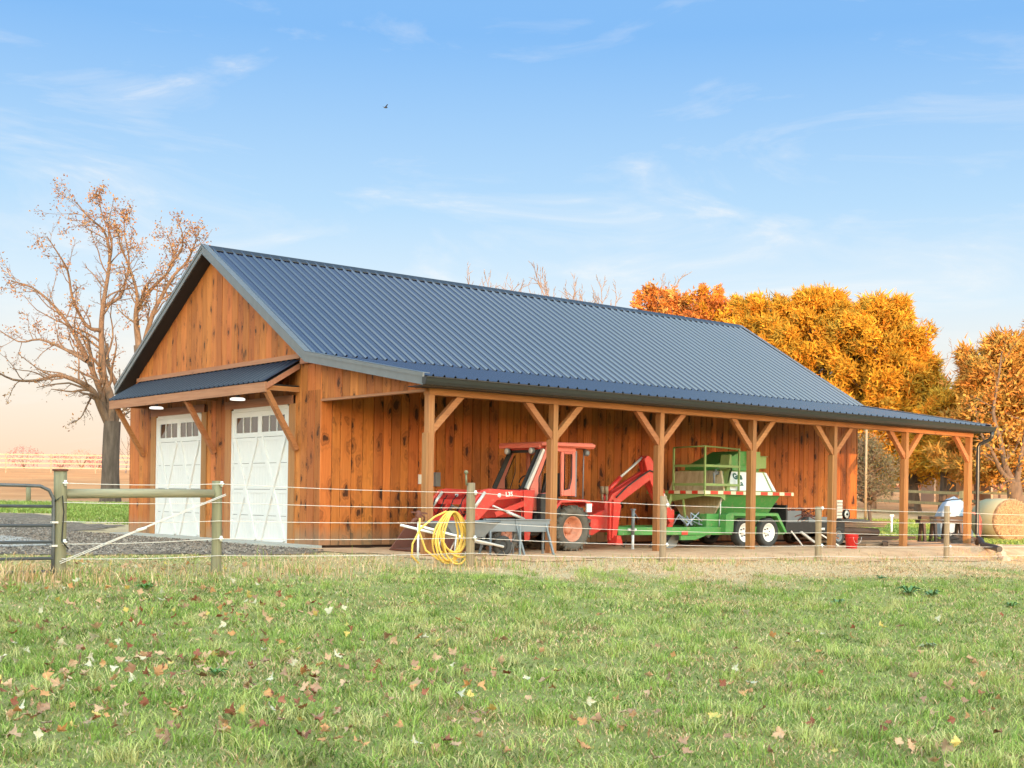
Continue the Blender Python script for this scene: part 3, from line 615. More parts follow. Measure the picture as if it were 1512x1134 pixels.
# lamps on the roof
for (x_, y_) in ((3.06, -2.58), (3.06, -1.86), (4.30, -2.66)):
    s = -1 if x_ < 3.5 else 1
    l_ = put(MB().lathe([(.0, 0), (.05, 0), (.062, s * .05), (.062, s * .07), (0, s * .07)], (x_, y_, 1.90), 'x', 14, False).box(x_ - .01, x_ + .01, y_ - .02, y_ + .02, 1.94, 1.99), 'work_lamp', M['grey'], tr, TO)
    put(MB().lathe([(.0, s * .082), (.035, s * .08), (.056, s * .072), (.056, s * .068)], (x_, y_, 1.90), 'x', 14, False), 'lens', M['steel'], l_, TO)
# interior: seat, wheel, dash, levers
put(MB().box(3.45, 3.85, -2.42, -2.0, .92, 1.05).prism([(3.75, 1.05), (3.90, 1.05), (3.96, 1.50), (3.84, 1.50)], 'y', -2.42, -2.0), 'seat', M['black'], tr, TO)
put(MB().tube([(3.18 + .03 * math.sin(a_), -2.2 + .17 * math.cos(a_), 1.30 + .14 * math.sin(a_)) for a_ in np.linspace(0, 6.0, 20)], .014, 6).tube([(2.95, -2.2, 1.1), (3.18, -2.2, 1.30)], .018, 6), 'steering_wheel', M['black'], tr, TO)
put(MB().box(2.86, 3.02, -2.6, -1.84, .8, 1.18).box(3.0, 4.0, -2.70, -1.74, .62, .70).box(3.0, 3.6, -2.74, -2.6, .40, .46).box(3.3, 3.6, -2.76, -2.6, .60, 1.0), 'cab_floor', M['black'], tr, TO)
# fenders
for yy in (-2.86, -1.9):
    put(MB().hull([Vector((3.40, yy, .86)), Vector((3.52, yy, .98)), Vector((4.15, yy, 1.0)), Vector((4.36, yy, .92)), Vector((4.36, yy, .86)), Vector((4.12, yy, .95)), Vector((3.54, yy, .93)), Vector((3.42, yy, .80))], [Vector((3.40, yy + .34, .86)), Vector((3.52, yy + .34, .98)), Vector((4.15, yy + .34, 1.0)), Vector((4.36, yy + .34, .92)), Vector((4.36, yy + .34, .86)), Vector((4.12, yy + .34, .95)), Vector((3.54, yy + .34, .93)), Vector((3.42, yy + .34, .80))]).box(3.4, 4.38, yy + (.33 if yy < -2.2 else -.02), yy + (.35 if yy < -2.2 else 0), .45, .97), 'fender', M['red'], tr, TO)
put(MB().box(4.18, 4.30, -2.88, -2.84, .76, .92), 'reflector', M['signwhite'], tr, TO)
put(MB().prism([(2.97, .62), (3.12, .62), (3.14, .68), (3.14, 1.02), (3.10, 1.10), (3.0, 1.10), (2.96, 1.04)], 'y', -2.93, -2.80), 'step_box', M['black'], tr, TO)
put(MB().tube([(3.17, -2.90, .52), (3.18, -2.90, 1.08)], .012, 6), 'grab_rail', M['steel'], tr, TO)
# loader: towers, arms, cross tubes, cylinders, bucket
for yy, nm in ((-2.86, 1), (-1.58, 2)):
    s0, s1 = yy, yy + .055
    put(MB().prism([(2.62, .22), (2.74, .22), (2.86, 1.16), (2.58, 1.16)], 'y', s0 - .03, s0 - .004).prism([(2.62, .42), (2.74, .42), (2.86, 1.16), (2.58, 1.16)], 'y', s1 + .004, s1 + .03), 'loader_tower', M['red'], tr, TO)
    put(MB().prism([(2.82, 1.13), (2.82, 1.03), (1.98, .96), (1.52, .56), (1.30, .50), (1.24, .60), (1.50, 1.0), (1.62, 1.14), (1.80, 1.17)], 'y', s0, s1), 'loader_arm', M['red'], tr, TO)
    put(MB().tube([(1.84, yy - .045, .86), (2.2, yy - .045, .745)], .018, 8).tube([(2.18, yy - .045, .75), (2.58, yy - .045, .62)], .03, 8), 'lift_cylinder', M['steel'], tr, TO)
    put(MB().prism([(1.9, .74), (1.95, .66), (2.62, .86), (2.62, .97)], 'y', s0 - .02, s0 - .004), 'arm_gusset', M['red'], tr, TO)
    put(MB().tube([(1.66, yy - .04, 1.10), (1.45, yy - .04, .84)], .03, 8).tube([(1.45, yy - .04, .84), (1.22, yy - .04, .55)], .018, 8), 'bucket_cylinder', M['steel'], tr, TO)
    put(MB().lathe([(0, -.01), (.04, -.01), (.04, 0)], (2.02, yy - .004, 1.05), 'y', 12, False), 'pivot_pin', M['signwhite'], tr, TO)
put(MB().bar((1.60, -2.8, .92), (1.60, -1.56, .92), .09, .09).bar((1.36, -2.8, .60), (1.36, -1.56, .60), .10, .10).bar((1.72, -2.8, 1.10), (1.72, -1.56, 1.10), .07, .06).bar((1.60, -2.45, .92), (1.36, -2.45, .6), .06, .06).bar((1.60, -1.95, .92), (1.36, -1.95, .6), .06, .06), 'cross_tube', M['red'], tr, TO)
hz = MB()
for k_ in range(4):
    y_ = -2.5 + k_ * .28; hz.tube([(1.75, y_, 1.05), (1.62, y_ + .05, .8), (1.46, y_ - .05, .66), (1.40, y_, .8), (1.5, y_ + .04, .98)], .010, 6)
put(hz, 'hydraulic_hose', M['black'], tr, TO)
bk = [(1.22, .56), (1.26, .10), (1.10, .03), (.62, .02), (.60, .045), (1.06, .07), (1.19, .14), (1.17, .55)]
put(MB().prism(bk, 'y', -2.95, -1.45).prism([(1.22, .56), (1.26, .10), (1.10, .03), (.62, .02), (1.02, .50)], 'y', -2.99, -2.955).prism([(1.22, .56), (1.26, .10), (1.10, .03), (.62, .02), (1.02, .50)], 'y', -1.445, -1.41), 'loader_bucket', M['rust'], tr, TO)
o = link('model_lettering', text_mesh('L35', .115, 'model_lettering', M['white'], .002, .003), tr, (2.17 - TO[0], -2.865 - TO[1], 1.03), (math.pi / 2, R(-4), 0))
# backhoe
BYc = -2.15
put(MB().prism([(4.5, .30), (4.75, .30), (5.1, .46), (5.1, .80), (4.9, .76), (4.5, .62)], 'y', -2.45, -1.85).box(4.4, 4.6, -2.75, -1.55, .42, .62).box(4.96, 5.02, -2.70, -2.62, .2, .95).box(4.96, 5.02, -1.70, -1.62, .2, .95), 'backhoe_frame', M['red'], tr, TO)
put(MB().prism([(4.98, .25), (5.10, .27), (5.22, .9), (5.02, 1.0)], 'y', -2.75, -2.68).prism([(5.0, .12), (5.18, .12), (5.12, .3), (5.02, .3)], 'y', -2.85, -2.6), 'stabilizer', M['red'], tr, TO)
put(MB().prism([(4.98, .25), (5.10, .27), (5.22, .9), (5.02, 1.0)], 'y', -1.62, -1.55).prism([(5.0, .12), (5.18, .12), (5.12, .3), (5.02, .3)], 'y', -1.7, -1.45), 'stabilizer', M['red'], tr, TO)
for q in (BYc - .13, BYc + .05):
    put(MB().prism([(5.22, .42), (5.34, .46), (5.66, .95), (6.62, 1.49), (6.60, 1.60), (6.45, 1.62), (5.42, 1.12), (5.26, .86)], 'y', q, q + .08), 'boom', M['red'], tr, TO)
put(MB().prism([(5.10, .45), (5.30, .34), (5.36, .5), (5.32, .98), (5.16, .98)], 'y', BYc - .2, BYc + .2), 'swing_post', M['red'], tr, TO)
for q in (BYc - .09, BYc + .03):
    put(MB().prism([(6.32, 1.86), (6.42, 1.93), (6.50, 1.90), (6.80, 1.56), (6.74, 1.44), (7.24, .58), (7.12, .52), (6.52, 1.36), (6.44, 1.52)], 'y', q - .045, q + .05), 'dipper', M['red'], tr, TO)
put(MB().tube([(5.42, BYc, 1.18), (5.76, BYc, 1.46)], .05, 10), 'crowd_cylinder_barrel', M['red'], tr, TO)
put(MB().tube([(5.76, BYc, 1.46), (6.38, BYc, 1.88)], .026, 8), 'crowd_cylinder_rod', M['steel'], tr, TO)
put(MB().tube([(6.78, BYc - .05, 1.50), (6.98, BYc - .05, 1.16)], .042, 10), 'bucket_cylinder_barrel', M['red'], tr, TO)
put(MB().tube([(6.98, BYc - .05, 1.16), (7.22, BYc - .05, .80)], .024, 8), 'bucket_cylinder_rod', M['steel'], tr, TO)
put(MB().prism([(7.16, .86), (7.30, .80), (7.30, .60), (7.22, .34), (7.12, .36), (7.14, .6)], 'y', BYc - .07, BYc + .05), 'bucket_linkage', M['red'], tr, TO)
bb = [(7.24, .42), (7.30, .22), (7.22, .05), (7.0, -.0), (6.84, .04), (6.86, .08), (7.0, .05), (7.16, .1), (7.22, .22), (7.12, .42)]
put(MB().prism(bb, 'y', BYc - .2, BYc + .2).prism([(7.24, .42), (7.30, .22), (7.22, .05), (7.0, 0), (6.84, .04)], 'y', BYc - .22, BYc - .205).prism([(7.24, .42), (7.30, .22), (7.22, .05), (7.0, 0), (6.84, .04)], 'y', BYc + .205, BYc + .22), 'digging_bucket', M['grey'], tr, TO)
for q in (0, .12): put(MB().tube([(5.18 + q, BYc - .1, .95), (5.17 + q, BYc - .1, 1.12)], .022, 8).tube([(5.17 + q, BYc - .1, 1.12), (5.16 + q, BYc - .1, 1.27)], .04, 8), 'control_lever', M['post'], tr, TO)
hs_ = MB().tube([(5.5, BYc - .16, 1.05), (5.8, BYc - .17, 1.28), (6.2, BYc - .17, 1.50), (6.45, BYc - .16, 1.62), (6.62, BYc - .15, 1.58), (6.72, BYc - .15, 1.3), (6.8, BYc - .15, 1.2)], .016, 6).tube([(5.3, BYc - .2, .6), (5.45, BYc - .2, .75), (5.36, BYc - .2, 1.0)], .016, 6)
put(hs_, 'hydraulic_hose', M['black'], tr, TO)

# ---------------------------------------------------------------- green hydroseeding trailer
HO = (9.2, -1.75, 0)
hy = thing('trailer', 'green and cream seeding tank trailer on double axle behind lean-to posts', 'trailer', HO)
NYs, FYs = -2.60, -.95
# frame rails and tongue
fr = MB()
for yy in (NYs, FYs - .08): fr.box(7.1, 10.5, yy, yy + .08, .29, .46)
for x_ in (7.1, 8.2, 9.4, 10.42): fr.box(x_, x_ + .08, NYs + .08, FYs - .08, .30, .44)
fr.bar((7.12, NYs + .04, .375), (5.55, -2.35, .375), .08, .165).bar((7.12, FYs - .04, .375), (5.55, -2.15, .375), .08, .165).box(5.45, 5.62, -2.44, -2.06, .29, .46).prism([(5.3, .33), (5.5, .30), (5.5, .42), (5.3, .38)], 'y', -2.3, -2.2)
put(fr, 'chassis', M['green'], hy, HO)
put(MB().prism([(7.1, .285), (7.9, .285), (7.55, .19), (7.1, .19)], 'y', NYs, NYs + .05), 'frame_gusset', M['green'], hy, HO)
put(MB().box(7.12, 7.30, NYs - .015, NYs - .002, .30, .38), 'side_reflector', M['tape_red'], hy, HO)
put(MB().box(5.72, 5.95, -2.46, -2.43, .38, .43), 'decal', M['signwhite'], hy, HO)
put(MB().tube([(5.80, -2.50, .3), (5.80, -2.50, .82)], .035, 10).box(5.76, 5.84, -2.54, -2.46, .80, .83).tube([(5.80, -2.50, .78), (5.94, -2.52, .62)], .01, 6), 'jack', M['grey'], hy, HO)
put(MB().tube([(5.80, -2.50, .01), (5.80, -2.50, .34)], .028, 10).box(5.74, 5.86, -2.56, -2.44, .0, .015), 'jack_leg', M['signwhite'], hy, HO)
put(MB().tube([(5.5, -2.3, .3), (5.56, -2.36, .12), (5.66, -2.4, .05), (5.72, -2.4, .2)], .012, 5).tube([(5.45, -2.15, .3), (5.48, -2.2, .1), (5.6, -2.2, .08)], .012, 5), 'safety_chain', M['black'], hy, HO)
# wheels + fender
for x_ in (9.03, 9.83):
    for yy, out in ((NYs - .02, -1), (FYs + .02, 1)):
        wheel((x_, yy, .34), .345, .205, .19, out, 'white', 'tyre_black', hy, HO, 0, 6, .075, hub=.035)
for yy, s in ((NYs - .13, 1), (FYs + .13, -1)):
    a, d = sorted((yy, yy + s * .17))
    put(MB().prism([(8.35, .34), (8.36, .72), (8.46, .76), (10.1, .76), (10.42, .34), (10.36, .32), (10.05, .70), (8.62, .70), (8.60, .36)], 'y', a, d).box(8.45, 10.1, min(yy, yy + s * .2) + .02, max(yy, yy + s * .2) - .0, .765, .772), 'fender', M['green'], hy, HO)
# tank: lower V hull + upper part leaning in, front end face cream
def ring(x_, z_, inset): return [Vector((x_, NYs + inset, z_)), Vector((x_, FYs - inset, z_))]
def hull4(xa, xb, zb, zt, ib, it, xa2=None, xb2=None):
    xa2 = xa if xa2 is None else xa2; xb2 = xb if xb2 is None else xb2
    Bt = [Vector((xa, NYs + ib, zb)), Vector((xb, NYs + ib, zb)), Vector((xb, FYs - ib, zb)), Vector((xa, FYs - ib, zb))]
    Tp = [Vector((xa2, NYs + it, zt)), Vector((xb2, NYs + it, zt)), Vector((xb2, FYs - it, zt)), Vector((xa2, FYs - it, zt))]
    return MB().hull(Bt, Tp)
put(hull4(8.58, 10.18, .50, 1.17, .42, .02, 8.52, 10.36), 'tank_hull', M['green'], hy, HO)
put(hull4(8.52, 10.22, 1.235, 1.68, .03, .22, 8.56, 10.06), 'upper_tank', M['palegreen'], hy, HO)
put(hull4(8.50, 8.555, .52, 1.17, .48, .02, 8.44, 8.50), 'tank_front_lower', M['cream'], hy, HO)
put(hull4(8.44, 8.50, 1.235, 1.665, .03, .16, 8.50, 8.545), 'tank_front_upper', M['cream'], hy, HO)
put(MB().hull([Vector((8.66, NYs + .015, 1.25)), Vector((10.02, NYs + .015, 1.25)), Vector((9.93, NYs + .195, 1.66)), Vector((8.60, NYs + .195, 1.66))], [Vector((8.66, NYs + .03, 1.25)), Vector((10.02, NYs + .03, 1.25)), Vector((9.93, NYs + .21, 1.66)), Vector((8.60, NYs + .21, 1.66))]), 'sign_panel', M['signwhite'], hy, HO)
put(MB().hull([Vector((10.08, NYs + .012, 1.25)), Vector((10.19, NYs + .012, 1.25)), Vector((10.06, NYs + .19, 1.66)), Vector((9.98, NYs + .19, 1.66))], [Vector((10.08, NYs + .03, 1.25)), Vector((10.19, NYs + .03, 1.25)), Vector((10.06, NYs + .21, 1.66)), Vector((9.98, NYs + .21, 1.66))]), 'white_corner_strip', M['signwhite'], hy, HO)
put(MB().prism([(8.5, 1.24), (8.62, 1.24), (8.62, 1.72), (8.72, 1.80), (8.66, 1.80)], 'y', NYs - .0, NYs + .05).prism([(8.56, 1.24), (8.66, 1.24), (8.72, 2.02), (8.66, 2.02)], 'y', NYs + .05, NYs + .3), 'support_fin', M['palegreen'], hy, HO)
tilt = math.atan2(.41, .18)
def onpanel(name, body, size, x_, z_, mat, bold):
    yy = NYs + .012 + (z_ - 1.25) * .18 / .41
    return link(name, text_mesh(body, size, name, mat, .002, bold), hy, (x_ - HO[0], yy - HO[1], z_), (tilt, 0, 0))
onpanel('tank_lettering', 'Gas', .19, 8.88, 1.50, M['dgreen_print'], .012); onpanel('tank_lettering', 'La', .17, 8.98, 1.36, M['dgreen_print'], .006)
# deck strip with reflective tape
put(MB().box(7.75, 10.72, NYs - .06, NYs + .02, 1.15, 1.235).box(7.75, 8.44, NYs + .02, FYs, 1.15, 1.23).box(10.3, 10.4, NYs, FYs, 1.16, 1.23), 'deck', M['palegreen'], hy, HO)
x_ = 7.76; i = 0
while x_ < 10.66:
    w_ = min([.17, .24][i % 2], 10.72 - x_)
    put(MB().box(x_ + .004, x_ + w_ - .004, NYs - .064, NYs - .0605, 1.158, 1.228), 'tape_strip', M['tape_cream' if i % 2 == 0 else 'tape_red'], hy, HO); x_ += w_; i += 1
y_ = NYs - .04; i = 0
while y_ < -1.7:
    put(MB().box(7.742, 7.7465, y_ + .004, y_ + .166, 1.158, 1.228), 'tape_strip', M['tape_cream' if i % 2 == 0 else 'tape_red'], hy, HO); y_ += .17; i += 1
put(MB().prism([(7.76, 1.15), (8.44, 1.15), (8.44, 1.02), (8.30, 1.10), (7.78, 1.12)], 'y', NYs - .03, NYs).prism([(NYs, 1.15), (FYs - .2, 1.15), (FYs - .2, .92), (FYs - .34, .94), (NYs, 1.12)], 'x', 7.76, 7.80), 'deck_bracket', M['palegreen'], hy, HO)
put(MB().bar((7.78, -1.68, 1.15), (7.62, -1.60, .46), .06, .06).bar((7.78, NYs + .6, 1.15), (7.9, NYs + .6, .46), .04, .04), 'deck_post', M['palegreen'], hy, HO)
# railing
rl = MB(); yb_ = NYs - .02; yf = -1.72
for (x_, y_) in ((7.79, yb_), (8.88, yb_), (7.79, yf)): rl.box(x_ - .018, x_ + .018, y_ - .018, y_ + .018, 1.235, 2.16)
put(rl, 'rail_post', M['palegreen'], hy, HO)
put(MB().tube([(7.79, yf, 2.155), (7.79, yb_, 2.17), (8.88, yb_, 2.14)], .016, 8), 'top_rail', M['palegreen'], hy, HO)
for z_ in (1.36, 1.76): put(MB().box(7.82, 8.86, yb_ - .012, yb_ + .012, z_ - .026, z_ + .026).box(7.778, 7.802, yb_ + .03, yf - .03, z_ - .026, z_ + .026), 'mid_rail', M['palegreen'], hy, HO)
# valve, hopper and hatch box
put(MB().tube([(8.50, -2.36, 1.62), (8.40, -2.38, 1.62), (8.30, -2.45, 1.60)], .045, 10).tube([(8.30, -2.42, 1.62), (8.29, -2.44, 1.46), (8.28, -2.44, 1.36)], .022, 8).tube([(8.38, -2.4, 1.62), (8.38, -2.4, 1.70)], .02, 8), 'valve_pipe', M['grey'], hy, HO)
put(MB().prism([(8.62, 1.80), (9.45, 2.13), (9.95, 2.13), (10.0, 1.80)], 'y', -2.2, -1.35).prism([(8.58, 1.69), (8.62, 1.80), (10.0, 1.80), (10.0, 1.69)], 'y', -2.25, -1.3), 'loading_hopper', M['green'], hy, HO)
put(MB().box(9.62, 9.98, -2.30, -2.205, 1.74, 2.13).box(10.005, 10.25, -2.25, -1.7, 1.76, 2.02).box(10.0, 10.28, -2.27, -1.68, 2.023, 2.04), 'hatch_box', M['palegreen'], hy, HO)
put(MB().box(8.0, 8.38, -2.5, -2.1, .46, .74), 'engine_cover', M['green'], hy, HO)
eg = MB()
for i in range(7): eg.tube([(7.2 + rnd.random() * .9, -2.45 + rnd.random() * .3, .48), (7.2 + rnd.random(), -2.3, .62 + rnd.random() * .15), (7.3 + rnd.random() * .9, -2.4, .5)], .014, 6)
put(eg, 'loose_hose', M['tarp'], hy, HO)
put(MB().tube([(8.42, -2.52, 1.1), (8.41, -2.52, .62)], .012, 6).tube([(8.41, -2.52, .62), (8.41, -2.52, .46)], .028, 8), 'drain_pipe', M['signwhite'], hy, HO)
put(MB().tube([(9.03, NYs, .34), (9.03, FYs, .34)], .04, 8).tube([(9.83, NYs, .34), (9.83, FYs, .34)], .04, 8), 'axle', M['black'], hy, HO)

# ---------------------------------------------------------------- black implement loaded with pipes and cable
BO = (11.6, -1.9, 0)
bt = thing('flatbed_trailer', 'low black flatbed trailer heaped with old brown cable behind green trailer', 'trailer', BO)
put(MB().box(10.7, 12.9, -2.45, -1.2, .40, .50).box(10.7, 12.9, -2.47, -2.455, .32, .56).box(10.72, 10.78, -2.45, -1.2, .5, .95).box(10.7, 11.9, -1.25, -1.2, .5, 1.0), 'bed', M['black'], bt, BO)
put(MB().box(10.8, 11.6, -2.2, -1.4, .505, .82).box(11.75, 12.7, -2.3, -1.5, .505, .68), 'tool_box', M['grey'], bt, BO)
wheel((12.55, -2.50, .24), .24, .13, .16, -1, 'grey', 'tyre_black', bt, BO, 0, 5, .05, hub=.03); wheel((12.55, -1.15, .24), .24, .13, .16, 1, 'grey', 'tyre_black', bt, BO, 0, 5, .05, hub=.03)
put(MB().bar((10.8, -2.4, .38), (10.1, -1.9, .32), .06, .06).bar((10.85, -2.5, .36), (11.15, -2.6, .02), .03, .03).bar((11.9, -2.5, .30), (12.3, -2.75, .02), .03, .03).bar((11.2, -2.5, .34), (11.7, -2.5, .1), .05, .05), 'drawbar', M['steel'], bt, BO)
put(MB().tube([(11.95, -2.49, .40), (12.08, -2.49, .40)], .02, 6).box(11.92, 12.12, -2.482, -2.472, .375, .43), 'white_plate', M['signwhite'], bt, BO)
for k_ in range(9):
    a0 = rnd.uniform(0, 3); cx_ = 11.9 + rnd.uniform(-.2, .3); r0 = rnd.uniform(.3, .62); cy_ = -2.2 + k_ * .05
    put(MB().tube([(cx_ + r0 * math.cos(a0 + q), cy_ + .25 * r0 * math.sin(a0 + q), .62 + k_ * .022 + .08 * math.sin(2 * q + k_)) for q in np.linspace(0, 5.6, 22)], .014, 6), 'cable_loop', M['rust'], bt, BO)

# ---------------------------------------------------------------- small things round the lean-to
def solo(mb, name, mat, label, cat, org, group=None, rz=0):
    o = mb.build(name, mat); o.location = org; o.rotation_euler = (0, 0, rz); return tag(o, label, cat, group)
bu = thing('bucket', 'bright red plastic bucket on the soil beside a lean-to post', 'bucket', (11.25, -3.85, 0))
MB().lathe([(.0, .0), (.118, .0), (.140, .30), (.150, .305), (.150, .325), (.138, .325), (.114, .012), (.0, .012)], (0, 0, 0), 'z', 26, False).lathe([(.1435, .25), (.152, .25), (.152, .262), (.1435, .262)], (0, 0, 0), 'z', 26, False).build('pail', M['redplastic'], bu)
MB().tube([(.15 * math.cos(a_), -.155 - .0 * math.sin(a_), .27 - .15 * math.sin(a_)) for a_ in np.linspace(0, math.pi, 16)], .004, 5).build('handle', M['steel'], bu)
MB().box(-.03, .03, -.1405, -.128, .10, .20).build('label_patch', plain('dark_print', (.35, .02, .02)), bu)
solo(MB().lathe([(.0, 0), (.10, 0), (.12, .26), (.10, .26), (.085, .02), (0, .02)], (0, 0, 0), 'z', 20, False), 'bucket', M['yellowplastic'], 'yellow plastic pail half hidden behind a lean-to post', 'bucket', (13.2, -1.9, 0))
wb_ = thing('wheelbarrow', 'grey wheelbarrow with white handles behind the yellow hose coil', 'wheelbarrow', (.45, -3.85, 0), R(-3))
tray = [[(-.55, -.30, .58), (.55, -.30, .60), (.55, .30, .60), (-.55, .30, .58)], [(-.30, -.20, .36), (.28, -.20, .34), (.28, .20, .34), (-.30, .20, .36)]]
MB().hull([Vector(p) for p in tray[1]], [Vector(p) for p in tray[0]]).tube([Vector(p) for p in tray[0]], .016, 8, closed=True).build('tray', M['grey'], wb_)
for s in (-1, 1): MB().tube([(-1.05, s * .27, .53), (-.3, s * .22, .37), (.8, s * .06, .17)], .022, 8).build('handle', M['white'], wb_)
for s in (-1, 1): MB().tube([(-.28, s * .22, .36), (-.34, s * .25, .02), (-.12, s * .25, .02), (.02, s * .2, .34)], .014, 6).build('leg', M['steel'], wb_)
MB().lathe([(.09, -.03), (.15, -.05), (.18, -.03), (.18, .03), (.15, .05), (.09, .03), (.09, -.03)], (.82, 0, .18), 'y', 22, False).lathe([(.0, -.02), (.1, -.02), (.1, .02), (0, .02)], (.82, 0, .18), 'y', 16, False).build('wheel', M['tyre_black'], wb_)
link('tray_lettering', text_mesh('TR', .085, 'tray_lettering', M['black'], .001, .003), wb_, (-.13, -.262, .45), (R(70), 0, 0))
for k_, (x_, y_, rz_, lb) in enumerate(((1.62, -3.45, -14, 'grey plastic sawhorse nearer the wheelbarrow, in front of the tractor'), (2.16, -3.62, -16, 'grey plastic sawhorse against the lean-to post, in front of the tractor'))):
    st = thing('sawhorse', lb, 'sawhorse', (x_, y_, -.01), R(rz_), 'grey sawhorses in front of the tractor')
    MB().box(-.33, .33, -.05, .05, .55, .62).box(-.34, .34, -.065, .065, .622, .645).box(-.30, .30, -.062, -.05, .42, .55).build('top_beam', M['grey'], st)
    for sx in (-1, 1):
        for sy in (-1, 1): MB().bar((sx * .25, sy * .045, .56), (sx * .33, sy * .24, .0), .045, .03, (1, 0, 0)).build('leg', M['grey'], st)
        MB().bar((sx * .30, -.15, .26), (sx * .30, .15, .26), .03, .02).build('cross_bar', M['grey'], st)
yh = thing('yard_hydrant', 'old red yard hydrant with white pipe beside the yellow hose', 'hydrant', (-1.10, -4.75, -.04))
MB().tube([(0, 0, 0), (0, 0, .66)], .018, 10).build('standpipe', M['white'], yh)
MB().lathe([(.0, -.04), (.04, -.04), (.05, .05), (.03, .12), (0, .13)], (0, 0, .70), 'z', 14, False).tube([(0, 0, .70), (-.09, 0, .68), (-.13, 0, .62)], .026, 8).bar((-.13, .0, .80), (.16, 0, .78), .03, .025).tube([(0.02, 0, .78), (.12, 0, .72), (.1, 0, .66)], .014, 6).build('head', M['rust'], yh)
hp = []
HX, HY, HZ = -.98, -5.42, .78
for k_ in range(9):
    rx_, rz_ = .235 + .05 * math.sin(k_ * 2.1) + (.07 if k_ in (2, 6) else 0), .35 + .045 * math.cos(k_ * 1.7); ox = .05 * math.sin(k_ * 1.3 + 1)
    for q in range(26):
        a_ = math.pi / 2 - 2 * math.pi * q / 26; lean = .10 * math.sin(k_ * .9) * (1 - math.sin(a_)) / 2
        hp.append((HX + ox * (1 - math.sin(a_)) + lean + rx_ * math.cos(a_) * (1 - .30 * max(0, math.sin(a_))), HY - .08 + .014 * k_ + .02 * math.sin(a_ * 2 + k_), HZ - rz_ * (1 - math.sin(a_))))
hp += [(HX - .1, HY, HZ + .0), (HX - .32, HY - .02, HZ - .08), (HX - .55, HY + .02, HZ - .26), (HX - .66, HY + .05, HZ - .48), (HX - .64, HY + .1, HZ - .66), (HX - .5, HY + .1, HZ - .78)]
hz_ = MB().tube(hp, .0155, 8)
hz_.tube([(HX - .5, HY + .1, HZ - .10), (HX - .51, HY + .1, HZ - .30), (HX - .42, HY + .05, HZ - .58), (HX - .22, HY, HZ - .72), (HX + .1, HY - .05, HZ - .76)], .0155, 8)
for o_ in [q for q in bpy.data.objects if q.name.split('.')[0] in ('hood', 'cab_frame', 'cab_roof', 'loader_arm', 'loader_tower', 'boom', 'dipper', 'fender', 'tank_hull', 'upper_tank', 'loading_hopper', 'hatch_box', 'chassis', 'backhoe_frame', 'swing_post', 'deck', 'step_box', 'top_beam')]:
    bv = o_.modifiers.new('bevel', 'BEVEL'); bv.width = .012; bv.segments = 2; bv.limit_method = 'ANGLE'; bv.angle_limit = R(35)
ho = hz_.build('garden_hose', M['yellow']); tag(ho, 'coiled yellow hose hanging from the wire fence beside the red hydrant', 'hose')
# lumber, planks and logs stacked on the soil at the far bay
def plank(x_, y_, z_, ln, wd, th, rz_, mat='plank', tilt_=0, label=None):
    o = MB().box(-ln / 2, ln / 2, -wd / 2, wd / 2, 0, th).build('plank', M[mat]); o.location = (x_, y_, z_); o.rotation_euler = (0, R(tilt_), R(rz_)); return tag(o, label or 'weathered brown plank in the lumber pile beyond the red bucket', 'plank', 'planks in the lumber pile')
pz = 0
ORD = ('front', 'second', 'third', 'fourth', 'rear')
for k_ in range(5): plank(14.9 + rnd.uniform(-.3, .3), -2.75 + k_ * .30, .02, 3.4, .26, .05, rnd.uniform(-4, 4), label=ORD[k_] + ' brown plank of the lowest layer in the lumber pile')
for k_ in range(4): plank(14.3 + rnd.uniform(-.5, .5), -2.4 + k_ * .33, .075, 3.1, .28, .05, rnd.uniform(-7, 7), label=ORD[k_] + ' plank of the second layer from below in the lumber pile')
for k_ in range(3): plank(14.6 + rnd.uniform(-.4, .4), -2.1 + k_ * .3, .13, 3.3, .24, .06, rnd.uniform(-5, 5), 'plank' if k_ else 'darkwood', label=ORD[k_] + ' plank of the third layer in the lumber pile')
for k_ in range(3): plank(14.2 + k_ * .35, -1.6 + k_ * .2, .42 + .05 * k_, 3.0, .22, .045, rnd.uniform(-6, 6), label=ORD[k_] + ' board of the raised upper stack behind the lumber pile')
plank(15.4, -3.15, .02, 2.6, .75, .03, -3, label='wide pale sheet of plywood lying at the front of the lumber pile')
plank(13.7, -3.05, .02, .9, .12, .10, 35, 'darkwood', 0, 'short dark timber offcut leaning at the front of the lumber pile')
for k_, (x_, z_) in enumerate(((13.3, .27), (13.6, .3))):
    pts = [(-1.3, 0, 0), (-.5, .03, .01), (.4, -.02, 0), (1.3, .02, -.01)]
    solo(MB().tube(pts, [.11, .12, .12, .10], 10), 'log', M['darkwood'], ('nearer' if k_ else 'farther') + ' thick bark-brown log resting on the lumber pile', 'log', (x_ + .6, -1.3 - .35 * k_, z_), 'logs on the lumber pile', R(3))
solo(MB().box(-.7, .7, -.35, .35, 0, .03).box(-.6, .5, -.3, .2, .031, .06), 'metal_sheet', M['galv'], 'thin grey metal sheets lying on top of the lumber pile', 'metal sheet', (14.6, -1.2, .56), None, .1)
rl_ = thing('hose_reel', 'small white and black reel standing on the lumber pile by barn corner', 'reel', (14.15, -1.6, .70))
MB().lathe([(.0, -.02), (.10, -.02), (.10, .02), (0, .02)], (0, 0, .04), 'y', 20, False).build('disc', M['white'], rl_)
MB().lathe([(.10, -.03), (.125, -.03), (.125, .03), (.10, .03), (.10, -.03)], (0, 0, .04), 'y', 20, False).lathe([(.0, -.05), (.03, -.05), (.03, .05), (0, .05)], (0, 0, .04), 'y', 12, False).build('rim', M['black'], rl_)
